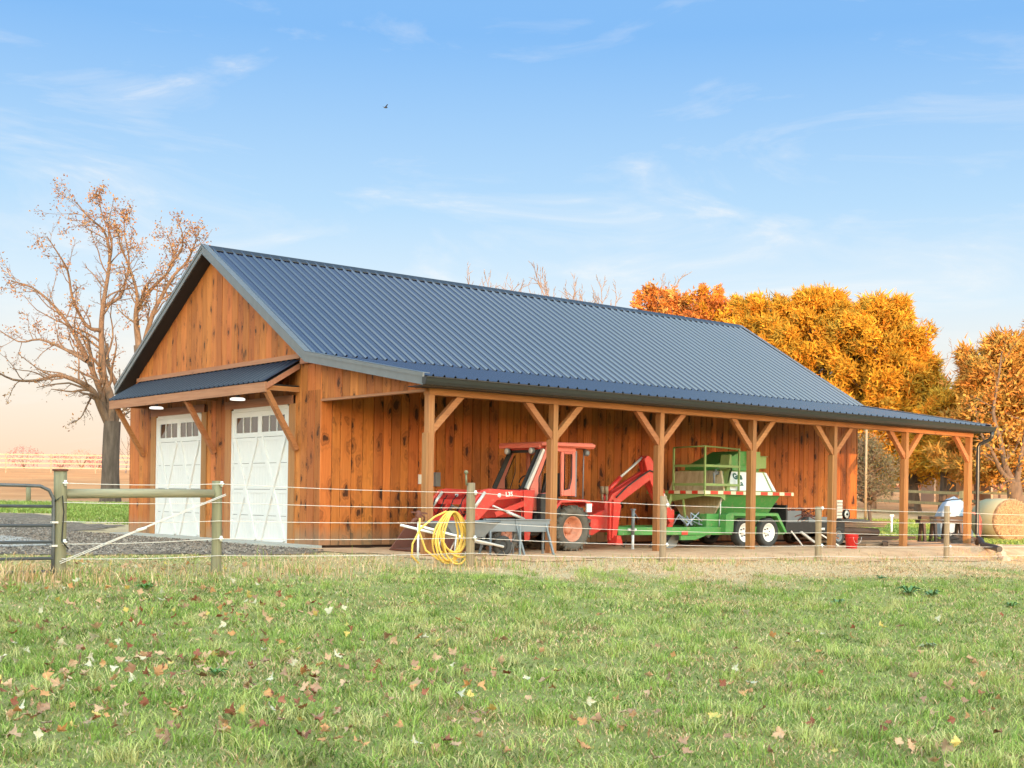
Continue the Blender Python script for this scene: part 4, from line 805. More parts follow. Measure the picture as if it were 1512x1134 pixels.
# hay bale, tarp stack, trestle bench
by_, bx_ = P2(1477, 36.6)[1], P2(1477, 36.6)[0]; zb_ = float(gz(bx_, by_))
bale = thing('hay_bale', 'round hay bale in pale net wrap standing in the grass beyond the lean-to', 'bale', (bx_, by_, zb_), math.atan2(-FW.y, -FW.x) + R(14))
MB().lathe([(.0, .61), (.20, .622), (.40, .605), (.56, .60), (.60, .56), (.61, .0), (.60, -.56), (.56, -.6), (.0, -.6)], (0, 0, .60), 'x', 40, False).build('hay', M['hay'], bale)
MB().lathe([(.606, .50), (.617, .49), (.622, 0), (.617, -.54), (.606, -.55)], (0, 0, .60), 'x', 40, False).build('net_wrap', M['net'], bale)
mb = MB()
for k_ in range(1500):
    a_, r_ = rnd.uniform(0, 6.283), .59 * math.sqrt(rnd.random()); d_ = rnd.uniform(0, 6.283); l_ = rnd.uniform(.02, .07); cy_, cz_ = r_ * math.cos(a_), .60 + r_ * math.sin(a_)
    q1 = Vector((.605 + rnd.uniform(0, .02), cy_, cz_)); q2 = q1 + Vector((rnd.uniform(-.005, .03), math.cos(d_) * l_, math.sin(d_) * l_)); n_ = Vector((0, -math.sin(d_), math.cos(d_))) * .006
    mb.add([q1 - n_, q1 + n_, q2], [(0, 1, 2)])
ls = mb.build('loose_straw', plain('pale_straw_ends', (.58, .38, .20), .9, rv=0), bale); ls['kind'] = 'stuff'
x_, y_ = P2(1441, 35.0)
rh = MB()
for k_ in range(5): rh.tube([(0 + k_ * .035 - .1 + .16 * math.cos(q), .02 * k_, .42 + .40 * math.sin(q)) for q in np.linspace(-1.9, 1.9, 14)], .012, 6)
solo(rh, 'hose_bundle', plain('dull_red_rubber', (.45, .11, .08)), 'dull red hose loops hanging beside the round bale', 'hose', (x_, y_, float(gz(x_, y_))), None, -YAW)
x_, y_ = P2(1408, 38.2); tp = thing('covered_stack', 'lumpy stack under pale blue tarp left of the round bale', 'tarp', (x_, y_, float(gz(x_, y_))), -YAW)
U, Vv = 30, 18; V = []; F_ = []
for i in range(U):
    for j in range(Vv):
        a_ = 2 * math.pi * i / U; hh = j / (Vv - 1); r_ = (1 - hh ** 3.2) ** .6 if j < Vv - 1 else 0
        sx = abs(math.cos(a_)) ** .6 * (1 if math.cos(a_) > 0 else -1); sy = abs(math.sin(a_)) ** .6 * (1 if math.sin(a_) > 0 else -1)
        f_ = 1 + .07 * math.sin(a_ * 9) * (1 - hh) + .05 * noise.noise(Vector((sx * 2, sy * 2, hh * 3)))
        V.append((sx * .52 * r_ * f_, sy * .5 * r_ * f_, 1.26 * hh + .06 * noise.noise(Vector((sx * 3, sy * 3, 5)))))
for i in range(U):
    for j in range(Vv - 1): F_.append((i * Vv + j, ((i + 1) % U) * Vv + j, ((i + 1) % U) * Vv + j + 1, i * Vv + j + 1))
MB().add(V, F_, True).build('tarp_cover', M['tarp'], tp)
MB().tube([(-.5, -.3, 1.1), (-.2, -.45, 1.18), (.1, -.5, 1.2)], .02, 6).box(-.1, .35, -.535, -.52, .62, .70).build('dark_strap', M['black'], tp)
x_, y_ = P2(1384, 34.5); tb = thing('trestle_bench', 'dark wooden trestle bench behind the far lean-to bay', 'bench', (x_, y_, float(gz(x_, y_))), -YAW + .15)
MB().box(-.55, .75, -.14, .14, .52, .60).build('top_board', M['darkwood'], tb); MB().box(-.5, .7, -.10, .10, .615, .70).build('rail_board', M['darkwood'], tb)
for sx in (-.42, -.1, .25, .62):
    MB().bar((sx, -.08, .52), (sx - .06, -.28, 0), .10, .06, (1, 0, 0)).build('leg', M['darkwood'], tb)
    MB().bar((sx, .08, .52), (sx + .06, .28, 0), .10, .06, (1, 0, 0)).build('leg', M['darkwood'], tb)
x_, y_ = 17.6, -2.6; bp = MB()
for k_ in range(130):
    a_, r_ = rnd.uniform(0, 6.3), rnd.uniform(0, .55); h_ = rnd.uniform(0, .30) * (1 - r_ / .7); d_ = rnd.uniform(0, 6.3); l_ = rnd.uniform(.12, .3)
    p = Vector((r_ * math.cos(a_) * 1.3, r_ * math.sin(a_), h_)); bp.tube([p - Vector((math.cos(d_), math.sin(d_), -.15)) * l_, p, p + Vector((math.cos(d_ + .4), math.sin(d_ + .4), .1)) * l_], .012, 4)
bp.lathe([(.62, -.02), (.5, .10), (.25, .2), (0, .24)], (0, 0, 0), 'z', 14, False)
solo(bp, 'brush_pile', M['bark'], 'heap of dark brown sticks at the foot of the last post', 'brush pile', (x_, y_, 0))
# corrugated drain pipe and flat stones
a_ = Vector((16.9, -3.55, .07)); b_ = Vector((13.4, -6.15, .06)); pts = [a_.lerp(b_, q / 90) + Vector((0, 0, .12 * math.sin(math.pi * min(1, q / 25)) * (1 - q / 90) + .02)) for q in range(91)]
solo(MB().tube(pts, [.062 + .006 * (q % 2) for q in range(91)], 12), 'drain_pipe', M['black'], 'black corrugated drain pipe running from the downspout across the soil', 'pipe', (0, 0, -.02))
for k_ in range(8):
    q = .12 + k_ * .10; p = Vector((16.6, -4.25, 0)).lerp(Vector((13.1, -6.5, 0)), q); w1, w2 = rnd.uniform(.12, .2), rnd.uniform(.09, .14)
    mb = MB(); n_ = 8; Bt = []; Tp = []
    for i in range(n_):
        t_ = 2 * math.pi * i / n_; rr_ = 1 + rnd.uniform(-.15, .15); Bt.append(Vector((w1 * rr_ * math.cos(t_), w2 * rr_ * math.sin(t_), -.03))); Tp.append(Vector((w1 * rr_ * .8 * math.cos(t_), w2 * rr_ * .8 * math.sin(t_), .06)))
    o = mb.hull(Bt, Tp).build('flat_stone', plain('flat_stone_%d' % k_, (.42, .32, .24))); o.location = G(p.x, p.y, .01); o.rotation_euler = (0, 0, rnd.random() * 3)
    tag(o, ('first', 'second', 'third', 'fourth', 'fifth', 'sixth', 'seventh', 'eighth')[k_] + ' pale flat stone from the downspout along the black drain pipe', 'stone', 'flat stones along the drain pipe')

# ---------------------------------------------------------------- fence, gate, wires along y = -5.6
YF = -5.6
fe = thing('wire_fence', 'five-strand white wire fence on round wooden posts along the lean-to side', 'fence', (3.4, YF, 0))
FO = (3.4, YF, 0)
WZ = {-6.97: (1.09, .86, .63, .385, .185), -4.92: (1.12, .88, .64, .41, .19), -.745: (1.07, .84, .625, .39, .16), 3.43: (.92, .69, .475, .24, .02), 7.73: (.90, .66, .43, .18, -.02), 12.2: (.85, .62, .37, .11, -.10), 17.2: (.80, .57, .33, .08, -.12), 22.4: (.78, .55, .31, .06, -.14)}
POSTS = {-6.97: (1.24, .078, 'postgreen'), -4.92: (1.16, .066, 'postgreen'), -.745: (1.22, .066, 'post'), 3.43: (1.08, .060, 'post'), 7.73: (.93, .062, 'post'), 12.2: (.98, .058, 'post'), 17.2: (.95, .06, 'post'), 22.4: (.9, .06, 'post')}
for x_, (h_, r_, m_) in POSTS.items():
    g0 = float(gz(x_, YF)) - .3; k_ = 12; pts = []; lx = rnd.uniform(-.012, .012)
    for q in range(7):
        f_ = q / 6; pts.append((x_ + lx * math.sin(f_ * 3), YF, g0 + (h_ - g0) * f_))
    po = put(MB().tube(pts, [r_ * (1 + rnd.uniform(-.05, .05)) for _ in pts], k_), 'post', M[m_], fe, FO)
    if x_ == -6.97: put(MB().lathe([(0, 0), (.088, 0), (.094, .012), (.088, .024), (0, .03)], (x_, YF, h_ - .005), 'z', 14, False), 'post_cap', M['rust'], fe, FO)
    for i, z_ in enumerate(WZ[x_]):
        if i in (0, 3) : put(MB().lathe([(.0, -.035), (.018, -.035), (.018, -.012), (.034, -.006), (.034, .006), (.018, .012), (.018, .035), (0, .035)], (x_ + .03, YF - r_ - .012, z_), 'z', 8, False), 'insulator', M['white'], fe, FO)
xs_ = sorted(WZ)
for i in range(5):
    pts = []
    for a, b_ in zip(xs_[:-1], xs_[1:]):
        za, zb = WZ[a][i], WZ[b_][i]
        if i == 3 and a == -6.97: za = .36
        for q in range(8):
            f_ = q / 8; pts.append((a + (b_ - a) * f_, YF - .085, za + (zb - za) * f_ - .018 * math.sin(math.pi * f_)))
    pts.append((xs_[-1], YF - .085, WZ[xs_[-1]][i]))
    put(MB().tube(pts, .0042, 5), 'wire', M['rope'], fe, FO)
put(MB().tube([(-6.90, YF + .01, .962), (-5.9, YF, .985), (-4.98, YF - .01, .995)], [.060, .058, .054], 14), 'top_rail', M['log'], fe, FO)
put(MB().tube([(-7.0, YF - .10, .15), (-4.84, YF - .09, .99)], .006, 5), 'brace_wire', M['rope'], fe, FO)
put(MB().tube([(-7.0, YF - .12, .13), (-6.0, YF - .11, .53), (-4.84, YF - .10, .975)], .006, 5), 'brace_wire', M['rope'], fe, FO)
put(MB().tube([(-6.05, YF - .12, .52), (-5.93, YF - .12, .555)], .02, 7), 'wire_tensioner', M['white'], fe, FO)
put(MB().tube([(-.83, YF, 1.18), (-.84, YF, 1.36)], .016, 7).lathe([(0, 0), (.032, 0), (.032, .03), (.02, .05), (0, .05)], (-.84, YF, 1.355), 'z', 10, False), 'post_stake', M['postgreen'], fe, FO)
ga = thing('farm_gate', 'grey tube farm gate at the left edge hung from the greenish post', 'gate', (-7.06, YF - .03, 0)); GO = (-7.06, YF - .03, 0)
gy_ = YF - .03
top = [(-12.0, gy_, 1.055), (-7.5, gy_, 1.055), (-7.22, gy_, 1.05), (-7.11, gy_, 1.0), (-7.06, gy_, .90), (-7.055, gy_, .4), (-7.055, gy_, .0)]
put(MB().tube(top, .021, 10), 'outer_tube', M['galv'], ga, GO)
for z_ in (.81, .58, .385, .19, .035): put(MB().tube([(-12.0, gy_, z_), (-7.06, gy_, z_)], .019, 10), 'rail', M['galv'], ga, GO)
put(MB().tube([(-12.0, gy_, 1.055), (-12.0, gy_, 0)], .021, 10), 'end_tube', M['galv'], ga, GO); put(MB().box(-9.5, -9.46, gy_ - .02, gy_ + .02, .03, 1.05), 'upright', M['galv'], ga, GO)
put(MB().tube([(-7.05, gy_ - .02, .87), (-6.98, gy_ - .08, .94), (-6.95, gy_ - .05, .75), (-6.98, gy_ - .08, .4), (-6.9, gy_ - .08, .30)], .008, 6), 'chain', M['black'], ga, GO)
for z_ in (.62, .34): put(MB().box(-7.08, -6.97, gy_ - .03, gy_ + .03, z_ - .012, z_ + .012), 'hinge', M['steel'], ga, GO)

# ---------------------------------------------------------------- far fences, shed, distant shrubs
def board_fence(name, pxs, c, zrel, label, mat, rails, h, pr_=.06, cat='fence', per=2.6, k=1.0):
    x0, y0 = P2(pxs[0], c[0]); x1, y1 = P2(pxs[1], c[1]); ln = math.hypot(x1 - x0, y1 - y0); n_ = int(ln / per)
    e = thing(name, label, cat, (x0, y0, float(gz(x0, y0)))); O = e.location
    for i in range(n_ + 1):
        x_, y_ = x0 + (x1 - x0) * i / n_, y0 + (y1 - y0) * i / n_; z_ = float(gz(x_, y_)); put(MB().box(x_ - pr_, x_ + pr_, y_ - pr_, y_ + pr_, z_ - .2, z_ + h), 'post', mat, e, O)
        if i < n_:
            a_, b_ = x0 + (x1 - x0) * (i + 1) / n_, y0 + (y1 - y0) * (i + 1) / n_; z2 = float(gz(a_, b_))
            for r_ in rails: put(MB().bar((x_, y_, z_ + r_), (a_, b_, z2 + r_), pr_ * .5, .11 * k), 'rail', mat, e, O)
    return e
pale = plain('pale_weathered_rail', (.42, .28, .19), .8)
board_fence('paddock_fence', (-60, 330), (112, 118), 0, 'long pale rail fence across the field behind the left tree', pale, (.45, .85, 1.25, 1.6), 1.7, .036, per=3.6)
board_fence('paddock_fence', (1262, 1420), (52, 47), 0, 'wooden rail fence on thick posts seen through the far lean-to bay', M['postgreen'], (.35, .75, 1.16), 1.25, .07, per=2.7)
board_fence('paddock_fence', (1425, 1640), (50, 46), 0, 'wooden rail fence beyond the round bale at the right edge', M['postgreen'], (.4, .8, 1.15), 1.25, .07, per=2.7)
board_fence('paddock_fence', (1240, 1640), (88, 84), 0, 'grey rail fence far behind the trees at right', M['darkwood'], (.5, .9, 1.3), 1.4, .06, per=3.2)
x_, y_ = P2(42, 50); solo(MB().tube([(0, 0, -.2), (0, 0, .72)], .09, 10), 'fence_post', M['postgreen'], 'short lone wooden post in the pasture beyond the farm gate', 'post', (x_, y_, float(gz(x_, y_))))
x_, y_ = P2(1317, 41.5); solo(MB().tube([(0, 0, -.1), (0, 0, .62)], .035, 10).box(-.06, .06, -.04, .04, .58, .64), 'standpipe', M['white'], 'short white pipe standing in the pasture seen through the lean-to', 'pipe', (x_, y_, float(gz(x_, y_))), None, -YAW)
x_, y_ = P2(1278, 46); solo(MB().tube([(0, 0, -.1), (0, 0, 3.6)], [.05, .04], 8), 'pole', M['post'], 'thin grey pole standing just right of the barn end', 'pole', (x_, y_, float(gz(x_, y_))))
x_, y_ = P2(1402, 72); sh = thing('shed', 'small pale run-in shed with dark flat roof beyond the tarp stack', 'shed', (x_, y_, float(gz(x_, y_))), -YAW)
MB().box(-1.6, 1.6, -.05, .05, 0, 1.7).box(-1.6, -1.5, -2.2, -.05, 0, 1.7).box(1.5, 1.6, -2.2, -.05, 0, 1.7).build('walls', pale, sh)
MB().prism([(-2.5, 2.0), (.3, 1.72), (.3, 1.82), (-2.5, 2.12)], 'x', -1.9, 1.9).build('roof', M['black'], sh)
MB().box(-.3, .3, -.12, -.05, .7, 1.3).build('window', M['black'], sh)
# bird
x_, y_ = P2(569, 60); bd = thing('bird', 'tiny dark bird flying high above the barn roof', 'bird', (20.83, 29.29, 19.22))
MB().tube([(-.10, 0, 0), (-.04, 0, .0), (.05, 0, .01), (.10, 0, .03), (.13, 0, .02)], [.006, .03, .035, .022, .004], 8).build('body', M['black'], bd)
for s in (-1, 1): MB().hull([Vector((-.03, 0, .02)), Vector((.05, 0, .02)), Vector((.0, s * .22, .10)), Vector((-.04, s * .22, .10))], [Vector((-.03, 0, .026)), Vector((.05, 0, .026)), Vector((.0, s * .22, .106)), Vector((-.04, s * .22, .106))]).build('wing', M['black'], bd)

# ---------------------------------------------------------------- trees
def leafmat(name, rough=.8, trans=.25):
    m, t, b = newmat(name); va = N(t, 'ShaderNodeVertexColor', layer_name='tint'); t.links.new(va.outputs[0], b.inputs['Base Color']); b.inputs['Roughness'].default_value = rough; b.inputs['Specular IOR Level'].default_value = .15
    tr_ = N(t, 'ShaderNodeBsdfTranslucent'); t.links.new(va.outputs[0], tr_.inputs[0]); mx_ = N(t, 'ShaderNodeMixShader'); mx_.inputs[0].default_value = trans
    t.links.new(b.outputs[0], mx_.inputs[1]); t.links.new(tr_.outputs[0], mx_.inputs[2]); t.links.new(mx_.outputs[0], t.nodes['Material Output'].inputs[0]); return m
LEAF = leafmat('leaves'); GRASS = leafmat('grass_blades', .75, .22)
nprng = np.random.default_rng(5)
def spread(r_, lvl, cfg, p, d, ln, rad, out, tips):
    n_ = cfg['seg'][lvl]; pts = [p.copy()]; rs = [rad]; step = ln / n_
    for i in range(n_):
        d = (d + Vector((r_.gauss(0, 1), r_.gauss(0, 1), r_.gauss(0, 1))) * cfg['wander'] + Vector((0, 0, cfg['up']))).normalized(); p = p + d * step; pts.append(p.copy()); rs.append(rad * (1 - .72 * (i + 1) / n_))
    out.append((pts, rs, lvl))
    if lvl + 1 < cfg['levels']: kids(r_, lvl, cfg, pts, rs, ln, out, tips)
    if lvl >= cfg['levels'] - 2: tips += pts[1:]
def kids(r_, lvl, cfg, pts, rs, ln, out, tips, n_=None, t0=.2):
    n_ = n_ or cfg['kids'][lvl]
    for k_ in range(n_):
        f_ = t0 + (1 - t0) * (k_ + r_.random()) / n_; j = min(int(f_ * (len(pts) - 1)), len(pts) - 2); g_ = f_ * (len(pts) - 1) - j; q = pts[j].lerp(pts[j + 1], min(1, g_)); dd = (pts[j + 1] - pts[j]).normalized()
        a = dd.cross(Vector((r_.gauss(0, 1), r_.gauss(0, 1), r_.gauss(0, 1)))).normalized(); ang = R(r_.uniform(*cfg['ang'])); d2 = (dd * math.cos(ang) + a * math.sin(ang)).normalized()
        spread(r_, lvl + 1, cfg, q, d2, ln * r_.uniform(*cfg['len']) * (1.15 - .5 * f_), max(rs[j] * cfg['rk'], cfg['rmin']), out, tips)
def limbs_mesh(out, name, mat, sides=(9, 7, 5, 4, 3, 3)):
    mb = MB()
    for pts, rs, lvl in out: mb.tube(pts, rs, sides[min(lvl, 5)], cap=False)
    me = bpy.data.meshes.new(name); me.from_pydata(mb.v, [], mb.f); me.polygons.foreach_set('use_smooth', mb.sm); me.materials.append(mat); return me
def leaf_cloud(pts, n_per, size, spreadr, cols, name, elong=1.0, down=0.0, mat=None):
    P = np.repeat(np.array([tuple(p) for p in pts], float), n_per, 0); n_ = len(P); P += nprng.normal(0, spreadr, P.shape)
    a = nprng.normal(size=(n_, 3)); a[:, 2] -= down; a /= np.linalg.norm(a, axis=1)[:, None]; b_ = np.cross(a, nprng.normal(size=(n_, 3))); b_ /= np.linalg.norm(b_, axis=1)[:, None]
    s_ = size * nprng.uniform(.6, 1.3, (n_, 1)); V = np.stack([P - b_ * s_ * .4, P + a * s_ * elong, P + b_ * s_ * .4, P - a * s_ * .5 * elong], 1).reshape(-1, 3)
    F_ = np.arange(n_ * 4).reshape(n_, 4); cc = np.array(cols)[nprng.integers(0, len(cols), n_)] * nprng.uniform(.75, 1.2, (n_, 1)); return rawmesh(name, V, F_, mat or LEAF, False, np.repeat(cc, 4, 0))
def at(px, py, c):
    """point of the place seen at a photo column/row at the given distance (used for laying out limbs)"""
    a = px - 756; b_ = 738.2 - py; u = a * math.cos(ROLL) - b_ * math.sin(ROLL); w_ = a * math.sin(ROLL) + b_ * math.cos(ROLL); return CAM + (FW + RT * (u / 1895) + UP * (w_ / 1895)) * c
def guided_tree(name, label, root_px, c, limbs, cfg, seed, tmat, wmat, leaves=None, cat='tree'):
    r_ = random.Random(seed); x_, y_ = P2(root_px, c); zz = float(gz(x_, y_)); e = thing(name, label, cat, (x_, y_, zz)); O = Vector((x_, y_, zz)); trunk = []; tw = []; tips = []
    for li, (path, r0, r1, dep, nk) in enumerate(limbs):
        pts = []; n_ = len(path)
        for i, (px, py) in enumerate(path):
            f_ = i / max(1, n_ - 1); q = at(px, py, c + dep * f_) - O; pts.append(q + Vector((r_.gauss(0, .05), r_.gauss(0, .05), r_.gauss(0, .05))) * (0 if li == 0 else 1))
        sm_ = [pts[0]]
        for i in range(len(pts) - 1):
            p0 = pts[max(i - 1, 0)]; p1 = pts[i]; p2 = pts[i + 1]; p3 = pts[min(i + 2, len(pts) - 1)]
            for s_ in (1, 2, 3):
                t_ = s_ / 3; sm_.append(.5 * ((2 * p1) + (p2 - p0) * t_ + (2 * p0 - 5 * p1 + 4 * p2 - p3) * t_ ** 2 + (3 * p1 - p0 - 3 * p2 + p3) * t_ ** 3))
        rs = [(r0 + (r1 - r0) * (i / (len(sm_) - 1)) ** .62) * (1 if li == 0 else .86) for i in range(len(sm_))]
        if li == 0: rs = [r * (1 + .5 * max(0, 1 - i / 3) ** 2) for i, r in enumerate(rs)]
        trunk.append((sm_, rs, 0))
        if nk: ln = sum((sm_[i + 1] - sm_[i]).length for i in range(len(sm_) - 1)); kids(r_, 0, cfg, sm_, rs, ln, tw, tips, nk, .12)
    th_ = link('trunk', limbs_mesh(trunk[:1], 'trunk', tmat, (16,)), e); link('limbs', limbs_mesh(trunk[1:], 'limbs', wmat), e)
    link('twigs', limbs_mesh(tw, 'twigs', wmat), e)['kind'] = 'stuff'
    if leaves:
        sel = [p for p in tips if r_.random() < leaves[0](p + O)]
        if sel: link('leaves', leaf_cloud(sel, leaves[1], leaves[2], leaves[3], leaves[4], 'leaves'), e)['kind'] = 'stuff'
    return e
cfgA = dict(levels=4, seg=[6, 6, 5, 4, 3], kids=[9, 5, 5, 4], ang=(28, 62), len=(.17, .34), wander=.17, up=.03, rk=.44, rmin=.0075)
rust_leaf = [(.30, .14, .06), (.34, .18, .08), (.22, .10, .06), (.34, .22, .11)]
def leafp(p): return .015 + .09 * max(0, math.sin(p.x * 1.1 + p.z * .9)) + (.12 if p.z > 11.5 else 0)
guided_tree('maple_tree', 'large nearly leafless maple with thick dark trunk left of the barn', 163, 52, [
    ([(163, 752), (163, 700), (164, 660), (166, 622)], .36, .33, 0, 0),
    ([(165, 640), (152, 603), (138, 578), (115, 563), (85, 556), (55, 563), (22, 558), (-12, 545)], .24, .03, -2.5, 17),
    ([(165, 632), (157, 600), (146, 570), (132, 533), (112, 505), (97, 472), (76, 445), (48, 425), (15, 412)], .22, .03, 2.0, 20),
    ([(167, 630), (162, 588), (156, 560), (151, 528), (150, 488), (154, 455), (155, 425), (161, 388), (160, 362), (151, 340), (133, 318), (116, 300)], .24, .025, 0, 24),
    ([(168, 632), (175, 600), (170, 570), (160, 540), (158, 505)], .15, .09, 1.5, 4),
    ([(154, 455), (172, 440), (185, 415), (193, 380), (180, 345), (184, 318)], .10, .02, 1.5, 13),
    ([(160, 390), (170, 368), (165, 345), (150, 312), (143, 284)], .08, .015, -1, 12),
    ([(150, 488), (128, 480), (108, 440), (100, 400), (86, 372), (70, 350)], .11, .02, -2.5, 15),
    ([(132, 533), (95, 515), (60, 500), (28, 505), (-15, 480)], .11, .02, 2.5, 14),
    ([(140, 578), (128, 600), (118, 618), (108, 628)], .06, .015, -1.5, 8),
    ([(173, 612), (184, 608), (200, 598)], .06, .02, 0, 3)], cfgA, 11, M['bark'], M['barklit'], (leafp, 3, .075, .12, rust_leaf))
guided_tree('maple_tree', 'bare forked maple whose crown rises behind the barn gable at left', 218, 50, [
    ([(222, 752), (218, 680), (214, 610), (209, 545), (206, 510)], .30, .22, 0, 0),
    ([(206, 512), (202, 480), (204, 455), (215, 435), (232, 418), (248, 400), (256, 382), (252, 362), (246, 345)], .17, .02, 1, 19),
    ([(207, 515), (198, 470), (200, 430), (192, 395), (178, 365), (172, 345)], .14, .02, -1.5, 14),
    ([(208, 520), (222, 470), (240, 440), (262, 405), (276, 382), (286, 362), (292, 350)], .15, .02, 0, 17),
    ([(250, 395), (266, 372), (270, 345), (262, 322)], .07, .015, -1, 9),
    ([(212, 560), (230, 500), (262, 460), (290, 430)], .10, .02, 1.5, 9)], cfgA, 23, M['bark'], M['barklit'], (lambda p: .10, 3, .07, .12, rust_leaf))
# bare background trees share two or three meshes
def bare_proto(seed, h):
    r_ = random.Random(seed); out = []; tips = []; cfg = dict(levels=4, seg=[7, 5, 4, 3], kids=[12, 6, 4, 4], ang=(20, 48), len=(.32, .5), wander=.12, up=.10, rk=.42, rmin=.017)
    spread(r_, 0, cfg, Vector((0, 0, 0)), Vector((0, 0, 1)), h, h * .022, out, tips); mz = max(p.z for o_ in out for p in o_[0]); out = [([p * (h / mz) for p in a], b_, c_) for a, b_, c_ in out]; return limbs_mesh(out[:1], 'trunk', M['twig'], (8,)), limbs_mesh(out[1:], 'twigs', M['twig'])
bp_ = [bare_proto(s, 10) for s in (31, 47, 59)]
for k_, (px, c, top) in enumerate(((676, 88, 392), (716, 86, 398), (812, 90, 412), (845, 95, 424), (868, 86, 420), (905, 84, 404), (942, 88, 420), (1372, 84, 505), (1400, 90, 500), (1428, 82, 508), (1452, 88, 515), (1500, 64, 455), (1545, 66, 450), (200, 120, 655), (185, 118, 640))):
    x_, y_ = P2(px, c); z_ = float(gz(x_, y_)); h_ = at(px, top - (8 if 300 < px < 1000 else 6), c).z - z_; s_ = h_ / 10.0
    onm = ('leftmost', 'second', 'third', 'fourth', 'fifth', 'sixth', 'rightmost')
    where = (onm[k_] + ' from the left of the thin bare trees above the barn ridge').replace('most from the left', 'most') if px < 1000 and px > 300 else ((('first', 'second', 'third', 'fourth', 'fifth', 'sixth')[k_ - 7] + ' from the left of the bare trees behind the pines') if px > 1000 else ('taller' if k_ == 14 else 'lower') + ' small bare tree between the maple trunk and barn wall')
    e = thing('bare_tree', where, 'tree', (x_, y_, z_), rnd.uniform(0, 6), 'bare trees above the ridge' if 300 < px < 1000 else ('bare trees behind the pines' if px > 1000 else 'small bare trees beyond the barn corner')); e.scale = (s_, s_, s_)
    a, b_ = bp_[k_ % 3]; link('trunk', a, e); link('twigs', b_, e)['kind'] = 'stuff'
# pines and orange maples: trunk, whorls of limbs, sprays of needles or leaves
def crown_tree(name, label, px, c, top, halfw_px, seed, cols, bottom=.22, clumps=1300, per=24, sz=.30, wid=.085, shape='round', group=None, trunk_r=.3, tmat='bark', gap=.0, spray=.32):
    r_ = random.Random(seed); g_ = np.random.default_rng(seed); x_, y_ = P2(px, c); z0 = float(gz(x_, y_)); H = at(px, top, c).z - z0; Rw = halfw_px / 1895 * c
    e = thing(name, label, 'tree', (x_, y_, z0), 0, group); out = []; cl = []
    lean = Vector((r_.uniform(-.4, .4), r_.uniform(-.4, .4), 0)); tp = [Vector((0, 0, -.2))] + [Vector((lean.x * f_, lean.y * f_, H * .93 * f_)) for f_ in (.15, .3, .5, .7, .85, 1)]
    link('trunk', limbs_mesh([(tp, [trunk_r * (1.25 if i == 0 else 1 - .85 * i / 6) for i in range(7)], 0)], 'trunk', M[tmat], (12,)), e)
    nb = 62
    for i in range(nb):
        f_ = bottom + (1 - bottom) * ((i + r_.random()) / nb); z_ = H * f_
        env = max(0, 1 - ((f_ - .44) / .60) ** 2) ** .68 if shape == 'round' else (1 - f_) ** .6 * 1.05
        env = max(.12, env if not isinstance(env, complex) else .12); a_ = i * 2.4 + r_.uniform(-.5, .5); ln = Rw * env * r_.uniform(.72, 1.08)
        if r_.random() < gap: continue
        d_ = Vector((math.cos(a_), math.sin(a_), .16 + .5 * f_)); base = Vector((lean.x * f_, lean.y * f_, z_ - ln * .14)); n_ = 6; pts = [base + d_ * ln * (q / n_) + Vector((r_.gauss(0, .08), r_.gauss(0, .08), .12 * ln * (q / n_) ** 2)) for q in range(n_ + 1)]
        out.append((pts, [max(.012, .075 * (1 - q / n_)) for q in range(n_ + 1)], 2))
        m_ = int(clumps / nb * (.5 + env))
        for k_ in range(m_):
            q = .30 + .72 * math.sqrt(r_.random()); p = pts[0].lerp(pts[-1], min(q, 1.0)); w_ = ln * .30 * (1 - .45 * q)
            p = p + Vector((-math.sin(a_), math.cos(a_), 0)) * r_.gauss(0, w_) + Vector((0, 0, r_.gauss(.05, .13))); cl.append((p.x, p.y, p.z, d_.x, d_.y))
    link('limbs', limbs_mesh(out, 'limbs', M['barklit'], (5,) * 6), e)['kind'] = 'stuff'
    cl = np.array(cl); C_ = np.repeat(cl, per, 0); n_ = len(C_); dirs = g_.normal(size=(n_, 3)) * .75; dirs[:, 0] += C_[:, 3] * .6; dirs[:, 1] += C_[:, 4] * .6; dirs[:, 2] += .45; dirs /= np.linalg.norm(dirs, axis=1)[:, None]
    P = C_[:, :3] + dirs * g_.uniform(0, spray * .6, (n_, 1)) + g_.normal(0, spray * .30, (n_, 3)); L2 = sz * g_.uniform(.6, 1.25, (n_, 1)); sd_ = np.cross(dirs, g_.normal(size=(n_, 3))); sd_ /= np.linalg.norm(sd_, axis=1)[:, None]
    V = np.stack([P - sd_ * wid * .5, P + sd_ * wid * .5, P + dirs * L2], 1).reshape(-1, 3); ci = np.repeat(g_.integers(0, len(cols), len(cl)), per); cc = np.array(cols)[ci] * np.repeat(g_.uniform(.7, 1.2, len(cl)), per)[:, None] * g_.uniform(.85, 1.15, (n_, 1))
    link('crown', rawmesh('crown', V, np.arange(n_ * 3).reshape(n_, 3), LEAF, False, np.repeat(cc, 3, 0)), e)
    return e
gold = [(.60, .31, .030), (.66, .33, .035), (.52, .29, .035), (.40, .26, .04), (.70, .30, .035)]
oliv = [(.54, .28, .06), (.38, .24, .06), (.60, .30, .06), (.54, .22, .05)]
orng = [(.55, .20, .04), (.60, .25, .06), (.48, .15, .04), (.55, .30, .08)]
crown_tree('maple_tree', 'orange-red maple showing just above the barn ridge', 968, 74, 434, 50, 3, orng, .3, 700, 18, .22, .13, trunk_r=.2)
crown_tree('maple_tree', 'orange maple between the red maple and the golden pines', 1040, 70, 437, 46, 4, orng[:3] + gold[:1], .3, 800, 18, .22, .13, trunk_r=.2)
crown_tree('maple_tree', 'low orange maple filling the gap between two taller maples', 1003, 72, 447, 44, 21, orng, .3, 700, 18, .22, .13, trunk_r=.2)
